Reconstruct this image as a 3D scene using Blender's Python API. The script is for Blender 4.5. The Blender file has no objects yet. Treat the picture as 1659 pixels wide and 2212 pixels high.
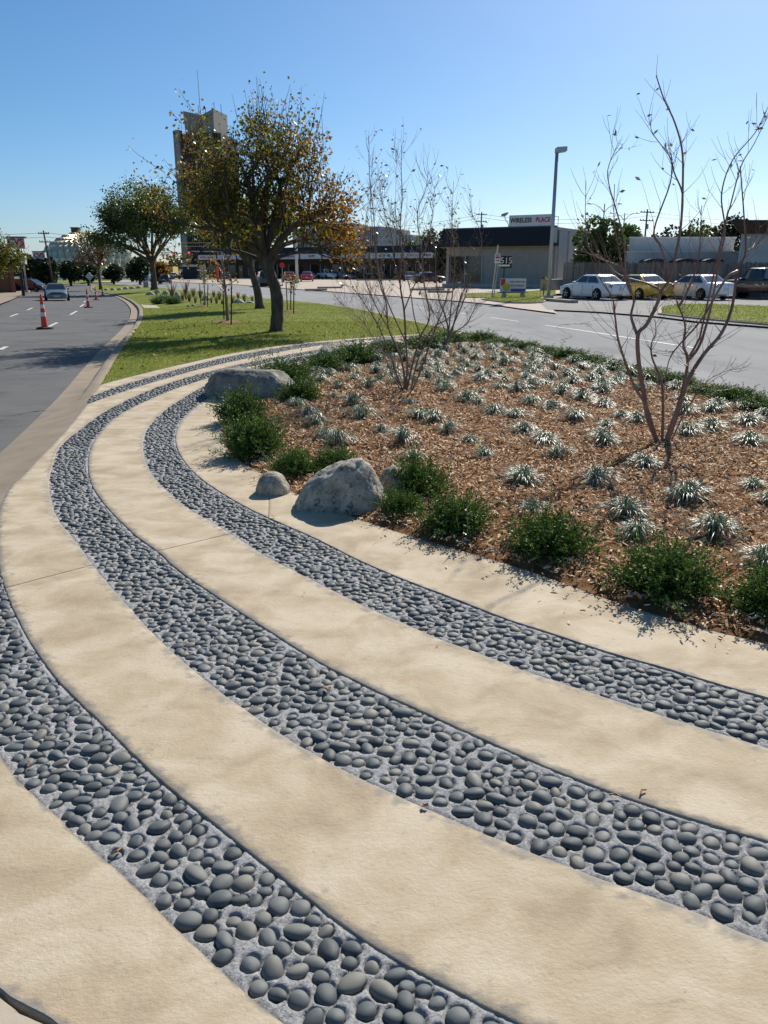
import bpy, bmesh, math, random
import numpy as np
from mathutils import Vector, Matrix, noise as mnoise
random.seed(7); rng = np.random.default_rng(7)
R = math.radians
SC = bpy.context.scene
COL = SC.collection
# ---------------------------------------------------------------- camera, sky, sun, exposure
EYE = 1.65; FPX = 1700.0; CX, CY = 829.5, 1106.0; HOR = 583.0      # calibration in units of a 1659 x 2212 picture
PITCH = math.atan((CY - HOR) / FPX)
cam = bpy.data.cameras.new('camera'); camo = bpy.data.objects.new('camera', cam); COL.objects.link(camo)
cam.sensor_fit = 'VERTICAL'; cam.sensor_height = 24.0; cam.lens = FPX / 2212.0 * 24.0
cam.clip_start = 0.05; cam.clip_end = 6000
camo.location = (0, 0, EYE); camo.rotation_euler = (R(90) - PITCH, 0, 0)
SC.camera = camo
SUN_AZ = R(25.5); SUN_EL = R(37)                                   # azimuth clockwise from +Y
w = bpy.data.worlds.new('World'); SC.world = w; w.use_nodes = True
nt = w.node_tree; nt.nodes.clear()
sky = nt.nodes.new('ShaderNodeTexSky'); sky.sky_type = 'NISHITA'; sky.sun_disc = False
sky.sun_elevation = SUN_EL; sky.sun_rotation = SUN_AZ
sky.altitude = 300; sky.air_density = 0.85; sky.dust_density = 0.8; sky.ozone_density = 6.5
bg = nt.nodes.new('ShaderNodeBackground'); bg.inputs['Strength'].default_value = 0.088
wo = nt.nodes.new('ShaderNodeOutputWorld')
hs_ = nt.nodes.new('ShaderNodeHueSaturation'); hs_.inputs['Saturation'].default_value = 1.12; hs_.inputs['Hue'].default_value = 0.493
nt.links.new(sky.outputs[0], hs_.inputs['Color']); nt.links.new(hs_.outputs[0], bg.inputs[0]); nt.links.new(bg.outputs[0], wo.inputs[0])
sl = bpy.data.lights.new('sun', 'SUN'); so = bpy.data.objects.new('sun', sl); COL.objects.link(so)
sl.energy = 5.0; sl.angle = R(0.53); sl.color = (1.0, 0.94, 0.84)
sd = Vector((math.sin(SUN_AZ) * math.cos(SUN_EL), math.cos(SUN_AZ) * math.cos(SUN_EL), math.sin(SUN_EL)))
so.rotation_euler = sd.to_track_quat('Z', 'Y').to_euler(); so.location = sd * 60
SC.view_settings.view_transform = 'Standard'; SC.view_settings.look = 'None'
SC.view_settings.exposure = 0.3; SC.view_settings.gamma = 1.0
SC.cycles.max_bounces = 6; SC.cycles.transparent_max_bounces = 8

# ---------------------------------------------------------------- helpers
CP, SP = math.cos(PITCH), math.sin(PITCH)
def ray(px, py):
    x = (px - CX) / FPX; y = -(py - CY) / FPX
    return Vector((x, CP + y * SP, -SP + y * CP))
def at(px, py, z=0.0):
    d = ray(px, py); t = (z - EYE) / d.z
    return Vector((d.x * t, d.y * t, z))
def atd(px, py, Y):
    d = ray(px, py); t = Y / d.y
    return Vector((d.x * t, Y, EYE + d.z * t))
def sst(a, b, x):
    t = min(1, max(0, (x - a) / (b - a))); return t * t * (3 - 2 * t)
def base(x, y):                                                    # the land falls away gently to the far left
    if y < 15 or x >= 0: return 0.0
    t = min(1, max(0, (-x / y - 0.17) / 0.19))
    return -0.0145 * min(max(y - 18, 0), 75) * t * t * (3 - 2 * t)
def atg(px, py, dz=0.0):
    z = dz
    for _ in range(25):
        p = at(px, py, z); z = base(p.x, p.y) + dz
    return Vector((p.x, p.y, z))
def tag(o, label=None, cat=None, group=None, kind=None):
    if label: o['label'] = label
    if cat: o['category'] = cat
    if group: o['group'] = group
    if kind: o['kind'] = kind
    return o
def empty(name, loc=(0, 0, 0), rz=0.0, label=None, cat=None, group=None):
    o = bpy.data.objects.new(name, None); COL.objects.link(o); o.empty_display_size = 0.2
    o.location = loc; o.rotation_euler = (0, 0, rz)
    return tag(o, label, cat, group)
def link(name, me, mats=None, parent=None, loc=None, rot=None):
    o = bpy.data.objects.new(name, me); COL.objects.link(o)
    if mats is not None:
        for m in (mats if isinstance(mats, (list, tuple)) else [mats]):
            if len(me.materials) < 8: me.materials.append(m)
    if parent: o.parent = parent
    if loc is not None: o.location = loc
    if rot is not None: o.rotation_euler = rot
    return o
def np_mesh(name, V, F, smooth=False, mi=None):
    V = np.asarray(V, dtype=np.float32).reshape(-1, 3); F = np.asarray(F, dtype=np.int32)
    me = bpy.data.meshes.new(name); n, k = F.shape
    me.vertices.add(len(V)); me.vertices.foreach_set('co', V.ravel())
    me.loops.add(n * k); me.loops.foreach_set('vertex_index', F.ravel())
    me.polygons.add(n); me.polygons.foreach_set('loop_start', np.arange(0, n * k, k, dtype=np.int32))
    if mi is not None: me.polygons.foreach_set('material_index', np.asarray(mi, dtype=np.int32))
    if smooth: me.polygons.foreach_set('use_smooth', np.ones(n, dtype=bool))
    me.update(calc_edges=True); me.validate()
    return me
class MB:
    def __init__(s): s.v = []; s.f = []; s.m = []
    def add(s, vs, fs, m=0):
        b = len(s.v); s.v += [tuple(v) for v in vs]; s.f += [tuple(b + i for i in f) for f in fs]; s.m += [m] * len(fs); return s
    def box(s, c, d, rz=0.0, m=0, tilt=None):
        hx, hy, hz = d[0] / 2, d[1] / 2, d[2] / 2
        M = Matrix.Rotation(rz, 3, 'Z')
        if tilt is not None: M = M @ tilt
        vs = [Vector(c) + M @ Vector((x * hx, y * hy, z * hz)) for z in (-1, 1) for y in (-1, 1) for x in (-1, 1)]
        return s.add(vs, [(0, 2, 3, 1), (4, 5, 7, 6), (0, 1, 5, 4), (2, 6, 7, 3), (0, 4, 6, 2), (1, 3, 7, 5)], m)
    def hexa(s, b, t, m=0):                                        # four bottom corners and four top corners, counter-clockwise from above
        return s.add(list(b) + list(t), [(3, 2, 1, 0), (4, 5, 6, 7), (0, 1, 5, 4), (1, 2, 6, 5), (2, 3, 7, 6), (3, 0, 4, 7)], m)
    def prism(s, pts, z0, z1, m=0):
        n = len(pts); vs = [(p[0], p[1], z0) for p in pts] + [(p[0], p[1], z1) for p in pts]
        return s.add(vs, [tuple(range(n))[::-1], tuple(range(n, 2 * n))] + [(i, (i + 1) % n, n + (i + 1) % n, n + i) for i in range(n)], m)
    def tube(s, P, r, n=5, m=0, cap=True):
        P = [Vector(p) for p in P]; k = len(P)
        if not isinstance(r, (list, tuple)): r = [r] * k
        up = Vector((0.13, 0.31, 0.94)); vs = []; fs = []
        t0 = (P[1] - P[0]).normalized(); a = t0.cross(up)
        if a.length < 0.1: a = t0.cross(Vector((1, 0, 0)))
        a.normalize()
        for i in range(k):
            t = (P[min(i + 1, k - 1)] - P[max(i - 1, 0)])
            if t.length < 1e-9: t = t0
            t.normalize(); a = (a - t * a.dot(t))
            if a.length < 1e-6: a = t.orthogonal()
            a.normalize(); b = t.cross(a)
            for j in range(n):
                th = 2 * math.pi * j / n; vs.append(P[i] + (a * math.cos(th) + b * math.sin(th)) * r[i])
        for i in range(k - 1):
            for j in range(n):
                fs.append((i * n + j, i * n + (j + 1) % n, (i + 1) * n + (j + 1) % n, (i + 1) * n + j))
        if cap: fs += [tuple(range(n))[::-1], tuple(range((k - 1) * n, k * n))]
        return s.add(vs, fs, m)
    def lathe(s, prof, c=(0, 0, 0), n=16, axis='Z', m=0, squash=1.0):
        vs = []; fs = []; k = len(prof)
        for (r, h) in prof:
            for j in range(n):
                th = 2 * math.pi * j / n; x, y = r * math.cos(th), r * math.sin(th) * squash
                v = {'Z': (x, y, h), 'Y': (x, h, y), 'X': (h, x, y)}[axis]
                vs.append((c[0] + v[0], c[1] + v[1], c[2] + v[2]))
        for i in range(k - 1):
            for j in range(n): fs.append((i * n + j, i * n + (j + 1) % n, (i + 1) * n + (j + 1) % n, (i + 1) * n + j))
        if prof[0][0] > 1e-4: fs.append(tuple(range(n))[::-1])
        if prof[-1][0] > 1e-4: fs.append(tuple(range((k - 1) * n, k * n)))
        return s.add(vs, fs, m)
    def mesh(s, name, smooth=None, bevel=None):
        me = bpy.data.meshes.new(name); me.from_pydata(s.v, [], s.f)
        for p, m in zip(me.polygons, s.m): p.material_index = m
        bm = bmesh.new(); bm.from_mesh(me); bmesh.ops.recalc_face_normals(bm, faces=bm.faces)
        if bevel: bmesh.ops.bevel(bm, geom=list(bm.edges), offset=bevel[0], segments=bevel[1], profile=0.5, affect='EDGES', clamp_overlap=True)
        bm.to_mesh(me); bm.free()
        if smooth is not None:
            me.polygons.foreach_set('use_smooth', np.ones(len(me.polygons), dtype=bool))
            if smooth < 3: me.set_sharp_from_angle(angle=smooth)
        me.update(); return me
    def build(s, name, mats, parent=None, smooth=None, bevel=None, loc=None, rot=None):
        return link(name, s.mesh(name, smooth, bevel), mats, parent, loc, rot)
def cr(P, n=8, closed=False):                                      # Catmull-Rom through points
    P = [np.array(p, float) for p in P]; out = []; k = len(P)
    for i in range(k - 1):
        p0 = P[i - 1] if i else 2 * P[0] - P[1]; p1, p2 = P[i], P[i + 1]; p3 = P[i + 2] if i + 2 < k else 2 * P[-1] - P[-2]
        for t in np.arange(n) / n:
            out.append(0.5 * (2 * p1 + (p2 - p0) * t + (2 * p0 - 5 * p1 + 4 * p2 - p3) * t * t + (3 * p1 - p0 - 3 * p2 + p3) * t ** 3))
    out.append(P[-1]); return np.array(out)
def resample(P, n):
    P = np.asarray(P, float); d = np.r_[0, np.cumsum(np.linalg.norm(np.diff(P, axis=0), axis=1))]
    t = np.linspace(0, d[-1], n); return np.c_[[np.interp(t, d, P[:, k]) for k in range(P.shape[1])]].T
def inside(P, pts):                                                # points in polygon, vectorised
    P = np.asarray(P); x, y = pts[:, 0], pts[:, 1]; c = np.zeros(len(pts), bool); j = len(P) - 1
    for i in range(len(P)):
        xi, yi, xj, yj = P[i][0], P[i][1], P[j][0], P[j][1]
        cond = ((yi > y) != (yj > y)) & (x < (xj - xi) * (y - yi) / (yj - yi + 1e-12) + xi); c ^= cond; j = i
    return c
def children(o): return [c for c in o.children]
def copy_tree(o, parent=None):
    c = o.copy(); COL.objects.link(c); c.parent = parent
    for ch in list(o.children): copy_tree(ch, c)
    return c

# ---------------------------------------------------------------- materials
def pm(name, cols, scale=5.0, detail=5.0, rough=0.6, bump=0.0, bscale=None, spec=0.3, metal=0.0, island=0.0, objrand=0.0, transl=0.0,
       stretch=(1, 1, 1), coat=0.0, spots=None, rvar=0.0, bdist=0.02, emit=None, gen='Object', dist=0.0, cpos=None, cracks=None, edge=None):
    m = bpy.data.materials.new(name); m.use_nodes = True; t = m.node_tree; N = t.nodes; L = t.links
    b = N['Principled BSDF']; out = N['Material Output']
    b.inputs['Roughness'].default_value = rough; b.inputs['Metallic'].default_value = metal
    b.inputs['Specular IOR Level'].default_value = spec; b.inputs['Coat Weight'].default_value = coat; b.inputs['Coat Roughness'].default_value = 0.05
    cols = [tuple(c) + (1,) if len(c) == 3 else c for c in cols]
    tc = N.new('ShaderNodeTexCoord'); mp = N.new('ShaderNodeMapping'); mp.inputs['Scale'].default_value = stretch
    L.new(tc.outputs[gen], mp.inputs[0])
    if objrand:
        oi = N.new('ShaderNodeObjectInfo'); cx = N.new('ShaderNodeCombineXYZ')
        mul = N.new('ShaderNodeMath'); mul.operation = 'MULTIPLY'; mul.inputs[1].default_value = 37.0
        L.new(oi.outputs['Random'], mul.inputs[0]); L.new(mul.outputs[0], cx.inputs[0]); L.new(mul.outputs[0], cx.inputs[1]); L.new(cx.outputs[0], mp.inputs['Location'])
    col = None
    if len(cols) == 1 and not island: b.inputs['Base Color'].default_value = cols[0]
    else:
        nz = N.new('ShaderNodeTexNoise'); nz.inputs['Scale'].default_value = scale; nz.inputs['Detail'].default_value = detail
        nz.inputs['Roughness'].default_value = 0.62; nz.inputs['Distortion'].default_value = dist
        L.new(mp.outputs[0], nz.inputs['Vector']); fac = nz.outputs['Fac']
        if island or objrand:
            mix = N.new('ShaderNodeMix'); mix.data_type = 'FLOAT'; mix.inputs['Factor'].default_value = max(island, objrand)
            L.new(nz.outputs['Fac'], mix.inputs['A'])
            if island:
                ge = N.new('ShaderNodeNewGeometry'); L.new(ge.outputs['Random Per Island'], mix.inputs['B'])
            else: L.new(oi.outputs['Random'], mix.inputs['B'])
            fac = mix.outputs['Result']
        rp = N.new('ShaderNodeValToRGB'); el = rp.color_ramp.elements
        lo, hi = (0.3, 0.7) if not (island or objrand) else (0.12, 0.88)
        k = len(cols)
        pos = cpos or [lo + (hi - lo) * i / max(1, k - 1) for i in range(k)]
        el[0].position = pos[0]; el[0].color = cols[0]; el[1].position = pos[-1]; el[1].color = cols[-1]
        for i in range(1, k - 1):
            e = el.new(pos[i]); e.color = cols[i]
        L.new(fac, rp.inputs[0]); col = rp.outputs[0]
    if spots:                                                      # (colour, scale, threshold, strength)
        for (sc_, ss, th, st) in spots:
            n2 = N.new('ShaderNodeTexNoise'); n2.inputs['Scale'].default_value = ss; n2.inputs['Detail'].default_value = 6; n2.inputs['Roughness'].default_value = 0.65
            L.new(mp.outputs[0], n2.inputs['Vector'])
            mr = N.new('ShaderNodeMapRange'); mr.inputs['From Min'].default_value = th; mr.inputs['From Max'].default_value = th + 0.12
            mr.inputs['To Max'].default_value = st; L.new(n2.outputs['Fac'], mr.inputs[0])
            mx = N.new('ShaderNodeMix'); mx.data_type = 'RGBA'; mx.inputs['B'].default_value = tuple(sc_) + (1,)
            L.new(mr.outputs[0], mx.inputs['Factor'])
            if col is None: mx.inputs['A'].default_value = cols[0]
            else: L.new(col, mx.inputs['A'])
            col = mx.outputs['Result']
    if edge:                                                       # mortar smears and dirt that were left along the slab edges
        at_ = N.new('ShaderNodeAttribute'); at_.attribute_name = 'edge'; ne = N.new('ShaderNodeTexNoise'); ne.inputs['Scale'].default_value = edge[1]; ne.inputs['Detail'].default_value = 8; L.new(mp.outputs[0], ne.inputs['Vector'])
        ad = N.new('ShaderNodeMath'); ad.operation = 'MULTIPLY_ADD'; ad.inputs[1].default_value = .42; L.new(at_.outputs['Fac'], ad.inputs[0]); L.new(ne.outputs['Fac'], ad.inputs[2])
        mr = N.new('ShaderNodeMapRange'); mr.inputs['From Min'].default_value = .70; mr.inputs['From Max'].default_value = .92; mr.inputs['To Max'].default_value = .75; L.new(ad.outputs[0], mr.inputs[0])
        mx = N.new('ShaderNodeMix'); mx.data_type = 'RGBA'; mx.inputs['B'].default_value = tuple(edge[0]) + (1,); L.new(mr.outputs[0], mx.inputs['Factor']); L.new(col, mx.inputs['A']); col = mx.outputs['Result']
    if cracks:                                                     # (colour, scale, width): a wandering net of fine cracks
        nw = N.new('ShaderNodeTexNoise'); nw.inputs['Scale'].default_value = cracks[1] * 3; nw.inputs['Detail'].default_value = 6; L.new(mp.outputs[0], nw.inputs['Vector'])
        va = N.new('ShaderNodeVectorMath'); va.operation = 'MULTIPLY_ADD'; va.inputs[1].default_value = (1.1 / cracks[1] * .5,) * 3; L.new(nw.outputs['Color'], va.inputs[0]); L.new(mp.outputs[0], va.inputs[2])
        vo = N.new('ShaderNodeTexVoronoi'); vo.feature = 'DISTANCE_TO_EDGE'; vo.inputs['Scale'].default_value = cracks[1]; L.new(va.outputs[0], vo.inputs['Vector'])
        mr = N.new('ShaderNodeMapRange'); mr.inputs['From Min'].default_value = cracks[2] * cracks[1]; mr.inputs['From Max'].default_value = cracks[2] * cracks[1] * .3; mr.inputs['To Max'].default_value = .8; L.new(vo.outputs['Distance'], mr.inputs[0])
        mx = N.new('ShaderNodeMix'); mx.data_type = 'RGBA'; mx.inputs['B'].default_value = tuple(cracks[0]) + (1,); L.new(mr.outputs[0], mx.inputs['Factor']); L.new(col, mx.inputs['A']); col = mx.outputs['Result']
    if col is not None: L.new(col, b.inputs['Base Color'])
    if bump:
        n3 = N.new('ShaderNodeTexNoise'); n3.inputs['Scale'].default_value = bscale or scale * 6; n3.inputs['Detail'].default_value = 6
        n3.inputs['Roughness'].default_value = 0.7
        L.new(mp.outputs[0], n3.inputs['Vector']); bp = N.new('ShaderNodeBump'); bp.inputs['Strength'].default_value = bump; bp.inputs['Distance'].default_value = bdist
        L.new(n3.outputs['Fac'], bp.inputs['Height']); L.new(bp.outputs[0], b.inputs['Normal'])
    if rvar:
        n4 = N.new('ShaderNodeTexNoise'); n4.inputs['Scale'].default_value = scale * 2; L.new(mp.outputs[0], n4.inputs['Vector'])
        mr = N.new('ShaderNodeMapRange'); mr.inputs['To Min'].default_value = rough - rvar; mr.inputs['To Max'].default_value = rough + rvar
        mr.inputs['From Min'].default_value = 0.3; mr.inputs['From Max'].default_value = 0.7
        L.new(n4.outputs['Fac'], mr.inputs[0]); L.new(mr.outputs[0], b.inputs['Roughness'])
    if transl:
        tb = N.new('ShaderNodeBsdfTranslucent'); ms = N.new('ShaderNodeMixShader'); ms.inputs[0].default_value = transl
        if col is not None: L.new(col, tb.inputs[0])
        else: tb.inputs[0].default_value = cols[0]
        L.new(b.outputs[0], ms.inputs[1]); L.new(tb.outputs[0], ms.inputs[2]); L.new(ms.outputs[0], out.inputs[0])
    if emit:
        b.inputs['Emission Color'].default_value = tuple(emit[0]) + (1,); b.inputs['Emission Strength'].default_value = emit[1]
    return m
M = {}
M['concrete'] = pm('tan_concrete', [(.37, .29, .195), (.465, .378, .258), (.55, .465, .34)], 3.0, 14, 0.78, 0.6, 60, 0.25, dist=.5, bdist=0.005, cpos=[.34, .48, .62], edge=((.22, .205, .185), 16), stretch=(1, 1.25, 1),
                   spots=[((.30, .23, .15), 1.1, .56, .38), ((.46, .31, .18), 2.1, .60, .4), ((.62, .55, .43), 1.9, .58, .45), ((.20, .18, .155), 8.0, .63, .5), ((.12, .10, .075), 55.0, .66, .7), ((.66, .58, .46), 80.0, .62, .5), ((.30, .24, .16), 26.0, .58, .4)])
M['concrete2'] = pm('pale_concrete', [(.42, .36, .28), (.55, .48, .38)], 3, 7, 0.8, 0.3, 40, 0.2, bdist=0.006, spots=[((.28, .24, .19), 4, .6, .5)])
M['gutter'] = pm('gutter_concrete', [(.25, .20, .145), (.36, .29, .21)], 3, 8, 0.8, 0.4, 40, 0.2, bdist=0.01, spots=[((.17, .14, .11), 6, .58, .7)])
M['mortar'] = pm('grey_mortar', [(.20, .20, .203), (.385, .384, .385), (.54, .538, .535)], 130, 12, 0.95, .9, 200, 0.1, bdist=0.010, cpos=[.30, .47, .64], spots=[((.24, .24, .25), 22, .6, .4), ((.58, .58, .575), 240, .6, .6)])
M['pebble'] = pm('slate_pebble', [(.07, .079, .082), (.10, .113, .117), (.135, .145, .143), (.18, .174, .15)], 6, 4, 0.6, 0.25, 45, 0.4, objrand=0.8, rvar=0.1, bdist=0.003)
M['pebble_s'] = pm('slate_pebble_small', [(.07, .079, .082), (.10, .113, .117), (.135, .145, .143), (.18, .174, .15)], 6, 3, 0.6, 0.0, 60, 0.4, island=0.85)
M['asphalt'] = pm('old_asphalt', [(.11, .11, .109), (.16, .16, .156)], 0.5, 9, 0.92, 0.5, 45, 0.12, bdist=0.012, spots=[((.08, .08, .08), 0.9, .57, .6), ((.24, .23, .215), .35, .58, .4), ((.26, .25, .235), 60, .6, .4), ((.05, .05, .05), 90, .62, .5)], cracks=((.035, .035, .035), .22, .032))
M['asphalt_r'] = pm('pale_street_paving', [(.25, .25, .25), (.325, .325, .32)], 0.45, 9, 0.95, 0.4, 45, 0.08, bdist=0.01, stretch=(1, .25, 1), spots=[((.19, .19, .19), 0.7, .55, .6), ((.38, .375, .365), .4, .56, .5), ((.38, .375, .365), 60, .6, .4)], cracks=((.08, .08, .08), .2, .03))
M['lot'] = pm('parking_concrete', [(.40, .33, .265), (.50, .425, .35)], 0.25, 8, 0.85, 0.3, 20, 0.2, spots=[((.28, .23, .19), .5, .6, .5)])
M['lot_grey'] = pm('grey_lot_paving', [(.29, .28, .265), (.37, .355, .33)], 0.4, 8, 0.95, 0.3, 30, 0.06, spots=[((.2, .19, .18), .7, .56, .5)], cracks=((.09, .085, .08), .2, .03))
M['soil'] = pm('dark_mulch_soil', [(.14, .068, .03), (.28, .145, .066), (.40, .23, .115)], 14, 8, 0.95, 1.0, 60, 0.1, bdist=0.03)
M['chip'] = pm('wood_chip', [(.18, .08, .03), (.46, .24, .10), (.66, .41, .20), (.80, .62, .42)], 30, 2, 0.75, 0, spec=0.3, island=0.93)
M['lawn'] = pm('lawn_soil', [(.10, .13, .02), (.17, .20, .035), (.24, .23, .06)], 0.9, 8, 0.9, 0.6, 60, 0.1, bdist=0.03)
M['grass'] = pm('grass_blade', [(.12, .185, .016), (.195, .265, .03), (.31, .32, .055), (.42, .35, .12)], 0.8, 4, 0.6, 0, spec=0.25, island=0.6, transl=0.4)
M['ground'] = pm('dry_ground', [(.12, .12, .05), (.2, .17, .1)], 0.05, 8, 0.95)
M['white_line'] = pm('road_paint', [(.5, .5, .48), (.72, .72, .70)], 6, 8, 0.7, spots=[((.15, .15, .15), 14, .54, .9)])
M['curb'] = pm('kerb_concrete', [(.30, .25, .185), (.43, .36, .27)], 2.5, 8, 0.85, 0.4, 40, 0.2, bdist=0.01, spots=[((.15, .12, .09), 4, .58, .65)])
M['boulder'] = pm('granite', [(.25, .225, .175), (.46, .42, .335), (.64, .59, .48)], 7, 12, 0.88, 1.0, 16, 0.2, bdist=0.05, dist=0.3, cpos=[.36, .5, .62],
                  spots=[((.06, .06, .055), 26, .54, .9), ((.70, .67, .60), 32, .56, .8), ((.30, .26, .19), 4, .58, .5), ((.10, .10, .10), 5, .60, .5)])
M['boulder_d'] = pm('dark_granite', [(.135, .125, .105), (.24, .225, .19), (.34, .32, .27)], 4, 12, 0.85, 0.9, 14, 0.25, bdist=0.05, cpos=[.36, .5, .64],
                  spots=[((.50, .48, .43), 2.4, .53, .85), ((.06, .062, .064), 9, .56, .6), ((.42, .40, .36), 30, .6, .5)])
# ================================================================ the setting: land, roads, path
def sheet(name, A, B, mat, dz, nu=60, nv=6, kind='structure', follow=True):
    """a sheet lofted between two plan polylines, lying dz above the land"""
    A = resample(np.asarray(A)[:, :2], nu); B = resample(np.asarray(B)[:, :2], nu)
    V = []; F = []
    for i in range(nu):
        for j in range(nv):
            t = j / (nv - 1); x, y = A[i] * (1 - t) + B[i] * t
            V.append((x, y, (base(x, y) if follow else 0) + dz))
    for i in range(nu - 1):
        for j in range(nv - 1):
            a = i * nv + j; F.append((a, a + 1, a + nv + 1, a + nv))
    me = np_mesh(name, V, F, smooth=True)
    bm = bmesh.new(); bm.from_mesh(me); bmesh.ops.recalc_face_normals(bm, faces=bm.faces)
    up = sum(f.normal.z for f in bm.faces)
    if up < 0: bmesh.ops.reverse_faces(bm, faces=bm.faces)
    bm.to_mesh(me); bm.free()
    o = link(name, me, mat)
    if kind: o['kind'] = kind
    return o
gs = np.array([-2600, -1500, -800, -400, -250, -150] + list(range(-100, 101, 8)) + [150, 250, 400, 800, 1500, 2600], float)
gy = np.array([-60, -30, -10, 0, 8, 16] + list(range(20, 140, 6)) + [160, 200, 260, 340, 500, 800, 1400, 2600, 4000], float)
V = [(x, y, base(x, y) - 0.32) for x in gs for y in gy]; ny = len(gy)
F = [(i * ny + j, (i + 1) * ny + j, (i + 1) * ny + j + 1, i * ny + j + 1) for i in range(len(gs) - 1) for j in range(ny - 1)]
tag(link('ground', np_mesh('ground', V, F, True), M['ground']), kind='structure')

P2 = lambda L: [tuple(atg(*p)[:2]) for p in L]
KL = [(2.2, -8.0), (.55, -4.0), (-.75, 0), (-1.75, 3.0)] + P2([(0, 1095), (60, 1015), (133, 939), (185, 874), (221, 826), (249, 778), (281, 730), (304, 697), (309, 675), (302, 660), (281, 646), (256, 637), (230, 632), (212, 628)]) + P2([(203, 622), (205, 616)])
KL = cr(KL, 8)
KR = [(7.0, -8), (6.6, 0), (6.0, 4.5), (5.5, 7.8)] + [(5.1, 10.4), (4.8, 12.13), (4.35, 14.54), (3.53, 17.99), (2.3, 21.9)] + P2([(870, 690), (763, 666), (645, 651), (540, 642), (473, 635), (400, 627), (340, 621), (280, 616), (240, 613.5)])
KR = cr(KR, 8)
def offs(P, d):
    P = np.asarray(P, float); t = np.gradient(P, axis=0); t /= np.linalg.norm(t, axis=1)[:, None] + 1e-9
    return P + np.c_[t[:, 1], -t[:, 0]] * d                        # positive: to the right of travel
# asphalt of the two carriageways
LL = np.array([(-14, -8), (-14, 0), (-18, 10), (-22, 25)] + P2([(-60, 690), (0, 660), (49, 633), (85, 622), (150, 613), (200, 609)]))
sheet('left_road', offs(KL, -0.56), offs(cr(LL, 6), -4.0), M['asphalt'], -0.12, 90, 10)
RR = [(20, -8), (19, 6), (15, 18)] + [tuple(at(1720, 714, -.12)[:2]), tuple(at(1500, 697, -.12)[:2]), tuple(at(1415, 686, -.12)[:2])] + P2([(1290, 676), (1182, 671), (1040, 652), (900, 641), (760, 631), (600, 620), (450, 611), (330, 606), (230, 604)])
RR = cr(RR, 6)
RX = offs(RR, 3.0)
sheet('right_road', offs(KR, 0.32), RX, M['asphalt_r'], -0.12, 90, 10)
# kerbs: a gutter pan and a raised kerb, both swept along the median's edges
def kerb(name, line, prof, mat, mat2=None, n=160, ramp=None):
    P = resample(line, n); t = np.gradient(P, axis=0); t /= np.linalg.norm(t, axis=1)[:, None]
    nn = np.c_[t[:, 1], -t[:, 0]]; V = []; F = []; k = len(prof)
    for i in range(n):
        x0, y0 = P[i]; rf = ramp(P[i]) if ramp else 0.0
        for (d, z) in prof:
            q = P[i] + nn[i] * d
            zr = -0.004 - 0.112 * min(1, abs(d) / 0.56)
            V.append((q[0], q[1], base(x0, y0) + z * (1 - rf) + (zr if z > -.3 else z) * rf))
    for i in range(n - 1):
        for j in range(k - 1):
            a = i * k + j; F.append((a, a + 1, a + k + 1, a + k))
    me = np_mesh(name, V, F); me.set_sharp_from_angle(angle=0.6)
    bm = bmesh.new(); bm.from_mesh(me); bmesh.ops.recalc_face_normals(bm, faces=bm.faces)
    bm.to_mesh(me); bm.free()
    o = link(name, me, mat); o['kind'] = 'structure'; return o
rampf = lambda p: (1 - sst(10.6, 12.2, p[1]))
PL = [(0.0, -.3), (0.0, -.002), (-.02, .006), (-.15, .004), (-.175, -.01), (-.19, -.09), (-.21, -.105), (-.56, -.108), (-.57, -.3)]
kerb('median_kerb', KL, PL, M['gutter'], ramp=rampf, n=260)
PR = [(0.0, -.3), (0.0, -.002), (.02, .008), (.14, .006), (.165, -.008), (.18, -.10), (.33, -.108), (.34, -.3)]
kerb('street_kerb', KR, PR, M['curb'], n=200)

# ---------------------------------------------------------------- the banded path
Ai = [(3.2, 2.08), (2.4, 2.36), (1.92, 2.6), (1.55, 2.81), (1.23, 3.05), (1.01, 3.21), (.83, 3.37), (.62, 3.55), (.41, 3.77), (.16, 4.03), (-.11, 4.34), (-.49, 4.85), (-.79, 5.21), (-1.04, 5.54), (-1.34, 6.0), (-1.6, 6.47), (-1.87, 7.09), (-2.09, 7.75), (-2.26, 8.52), (-2.36, 9.5), (-2.37, 11), (-2.2, 12.8), (-1.85, 14.4), (-1.2, 16.0), (-.3, 17.5), (.8, 18.7), (2.6, 19.9)]
Ao = [(3.2, 1.72), (2.3, 2.02), (1.8, 2.25), (1.39, 2.47), (.65, 3.01), (.46, 3.18), (.25, 3.36), (.09, 3.53), (-.1, 3.73), (-.47, 4.17), (-.69, 4.44), (-.9, 4.74), (-1.16, 5.11), (-1.45, 5.51), (-1.7, 5.94), (-1.94, 6.41), (-2.16, 6.95), (-2.39, 7.66), (-2.57, 8.42), (-2.68, 9.24), (-2.72, 10.5), (-2.65, 12), (-2.4, 13.6), (-2.05, 15.0), (-1.43, 16.46), (-.53, 17.95), (.6, 19.2), (2.4, 20.4)]
Bi = [(3.2, 1.3), (2.2, 1.58), (1.6, 1.77), (1.16, 1.98), (.85, 2.15), (.58, 2.34), (.23, 2.64), (-.18, 3.01), (-.5, 3.37), (-1.14, 4.17), (-1.36, 4.5), (-1.59, 4.81), (-1.85, 5.21), (-2.1, 5.63), (-2.35, 6.11), (-2.58, 6.67), (-2.78, 7.25), (-2.96, 7.93), (-3.1, 8.77), (-3.16, 9.63), (-3.13, 10.5), (-3.03, 11.53), (-2.83, 12.56), (-2.52, 13.77), (-2.2, 14.75), (-1.55, 16.4), (-.6, 18.2), (.4, 19.4), (2.3, 20.75)]
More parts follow.
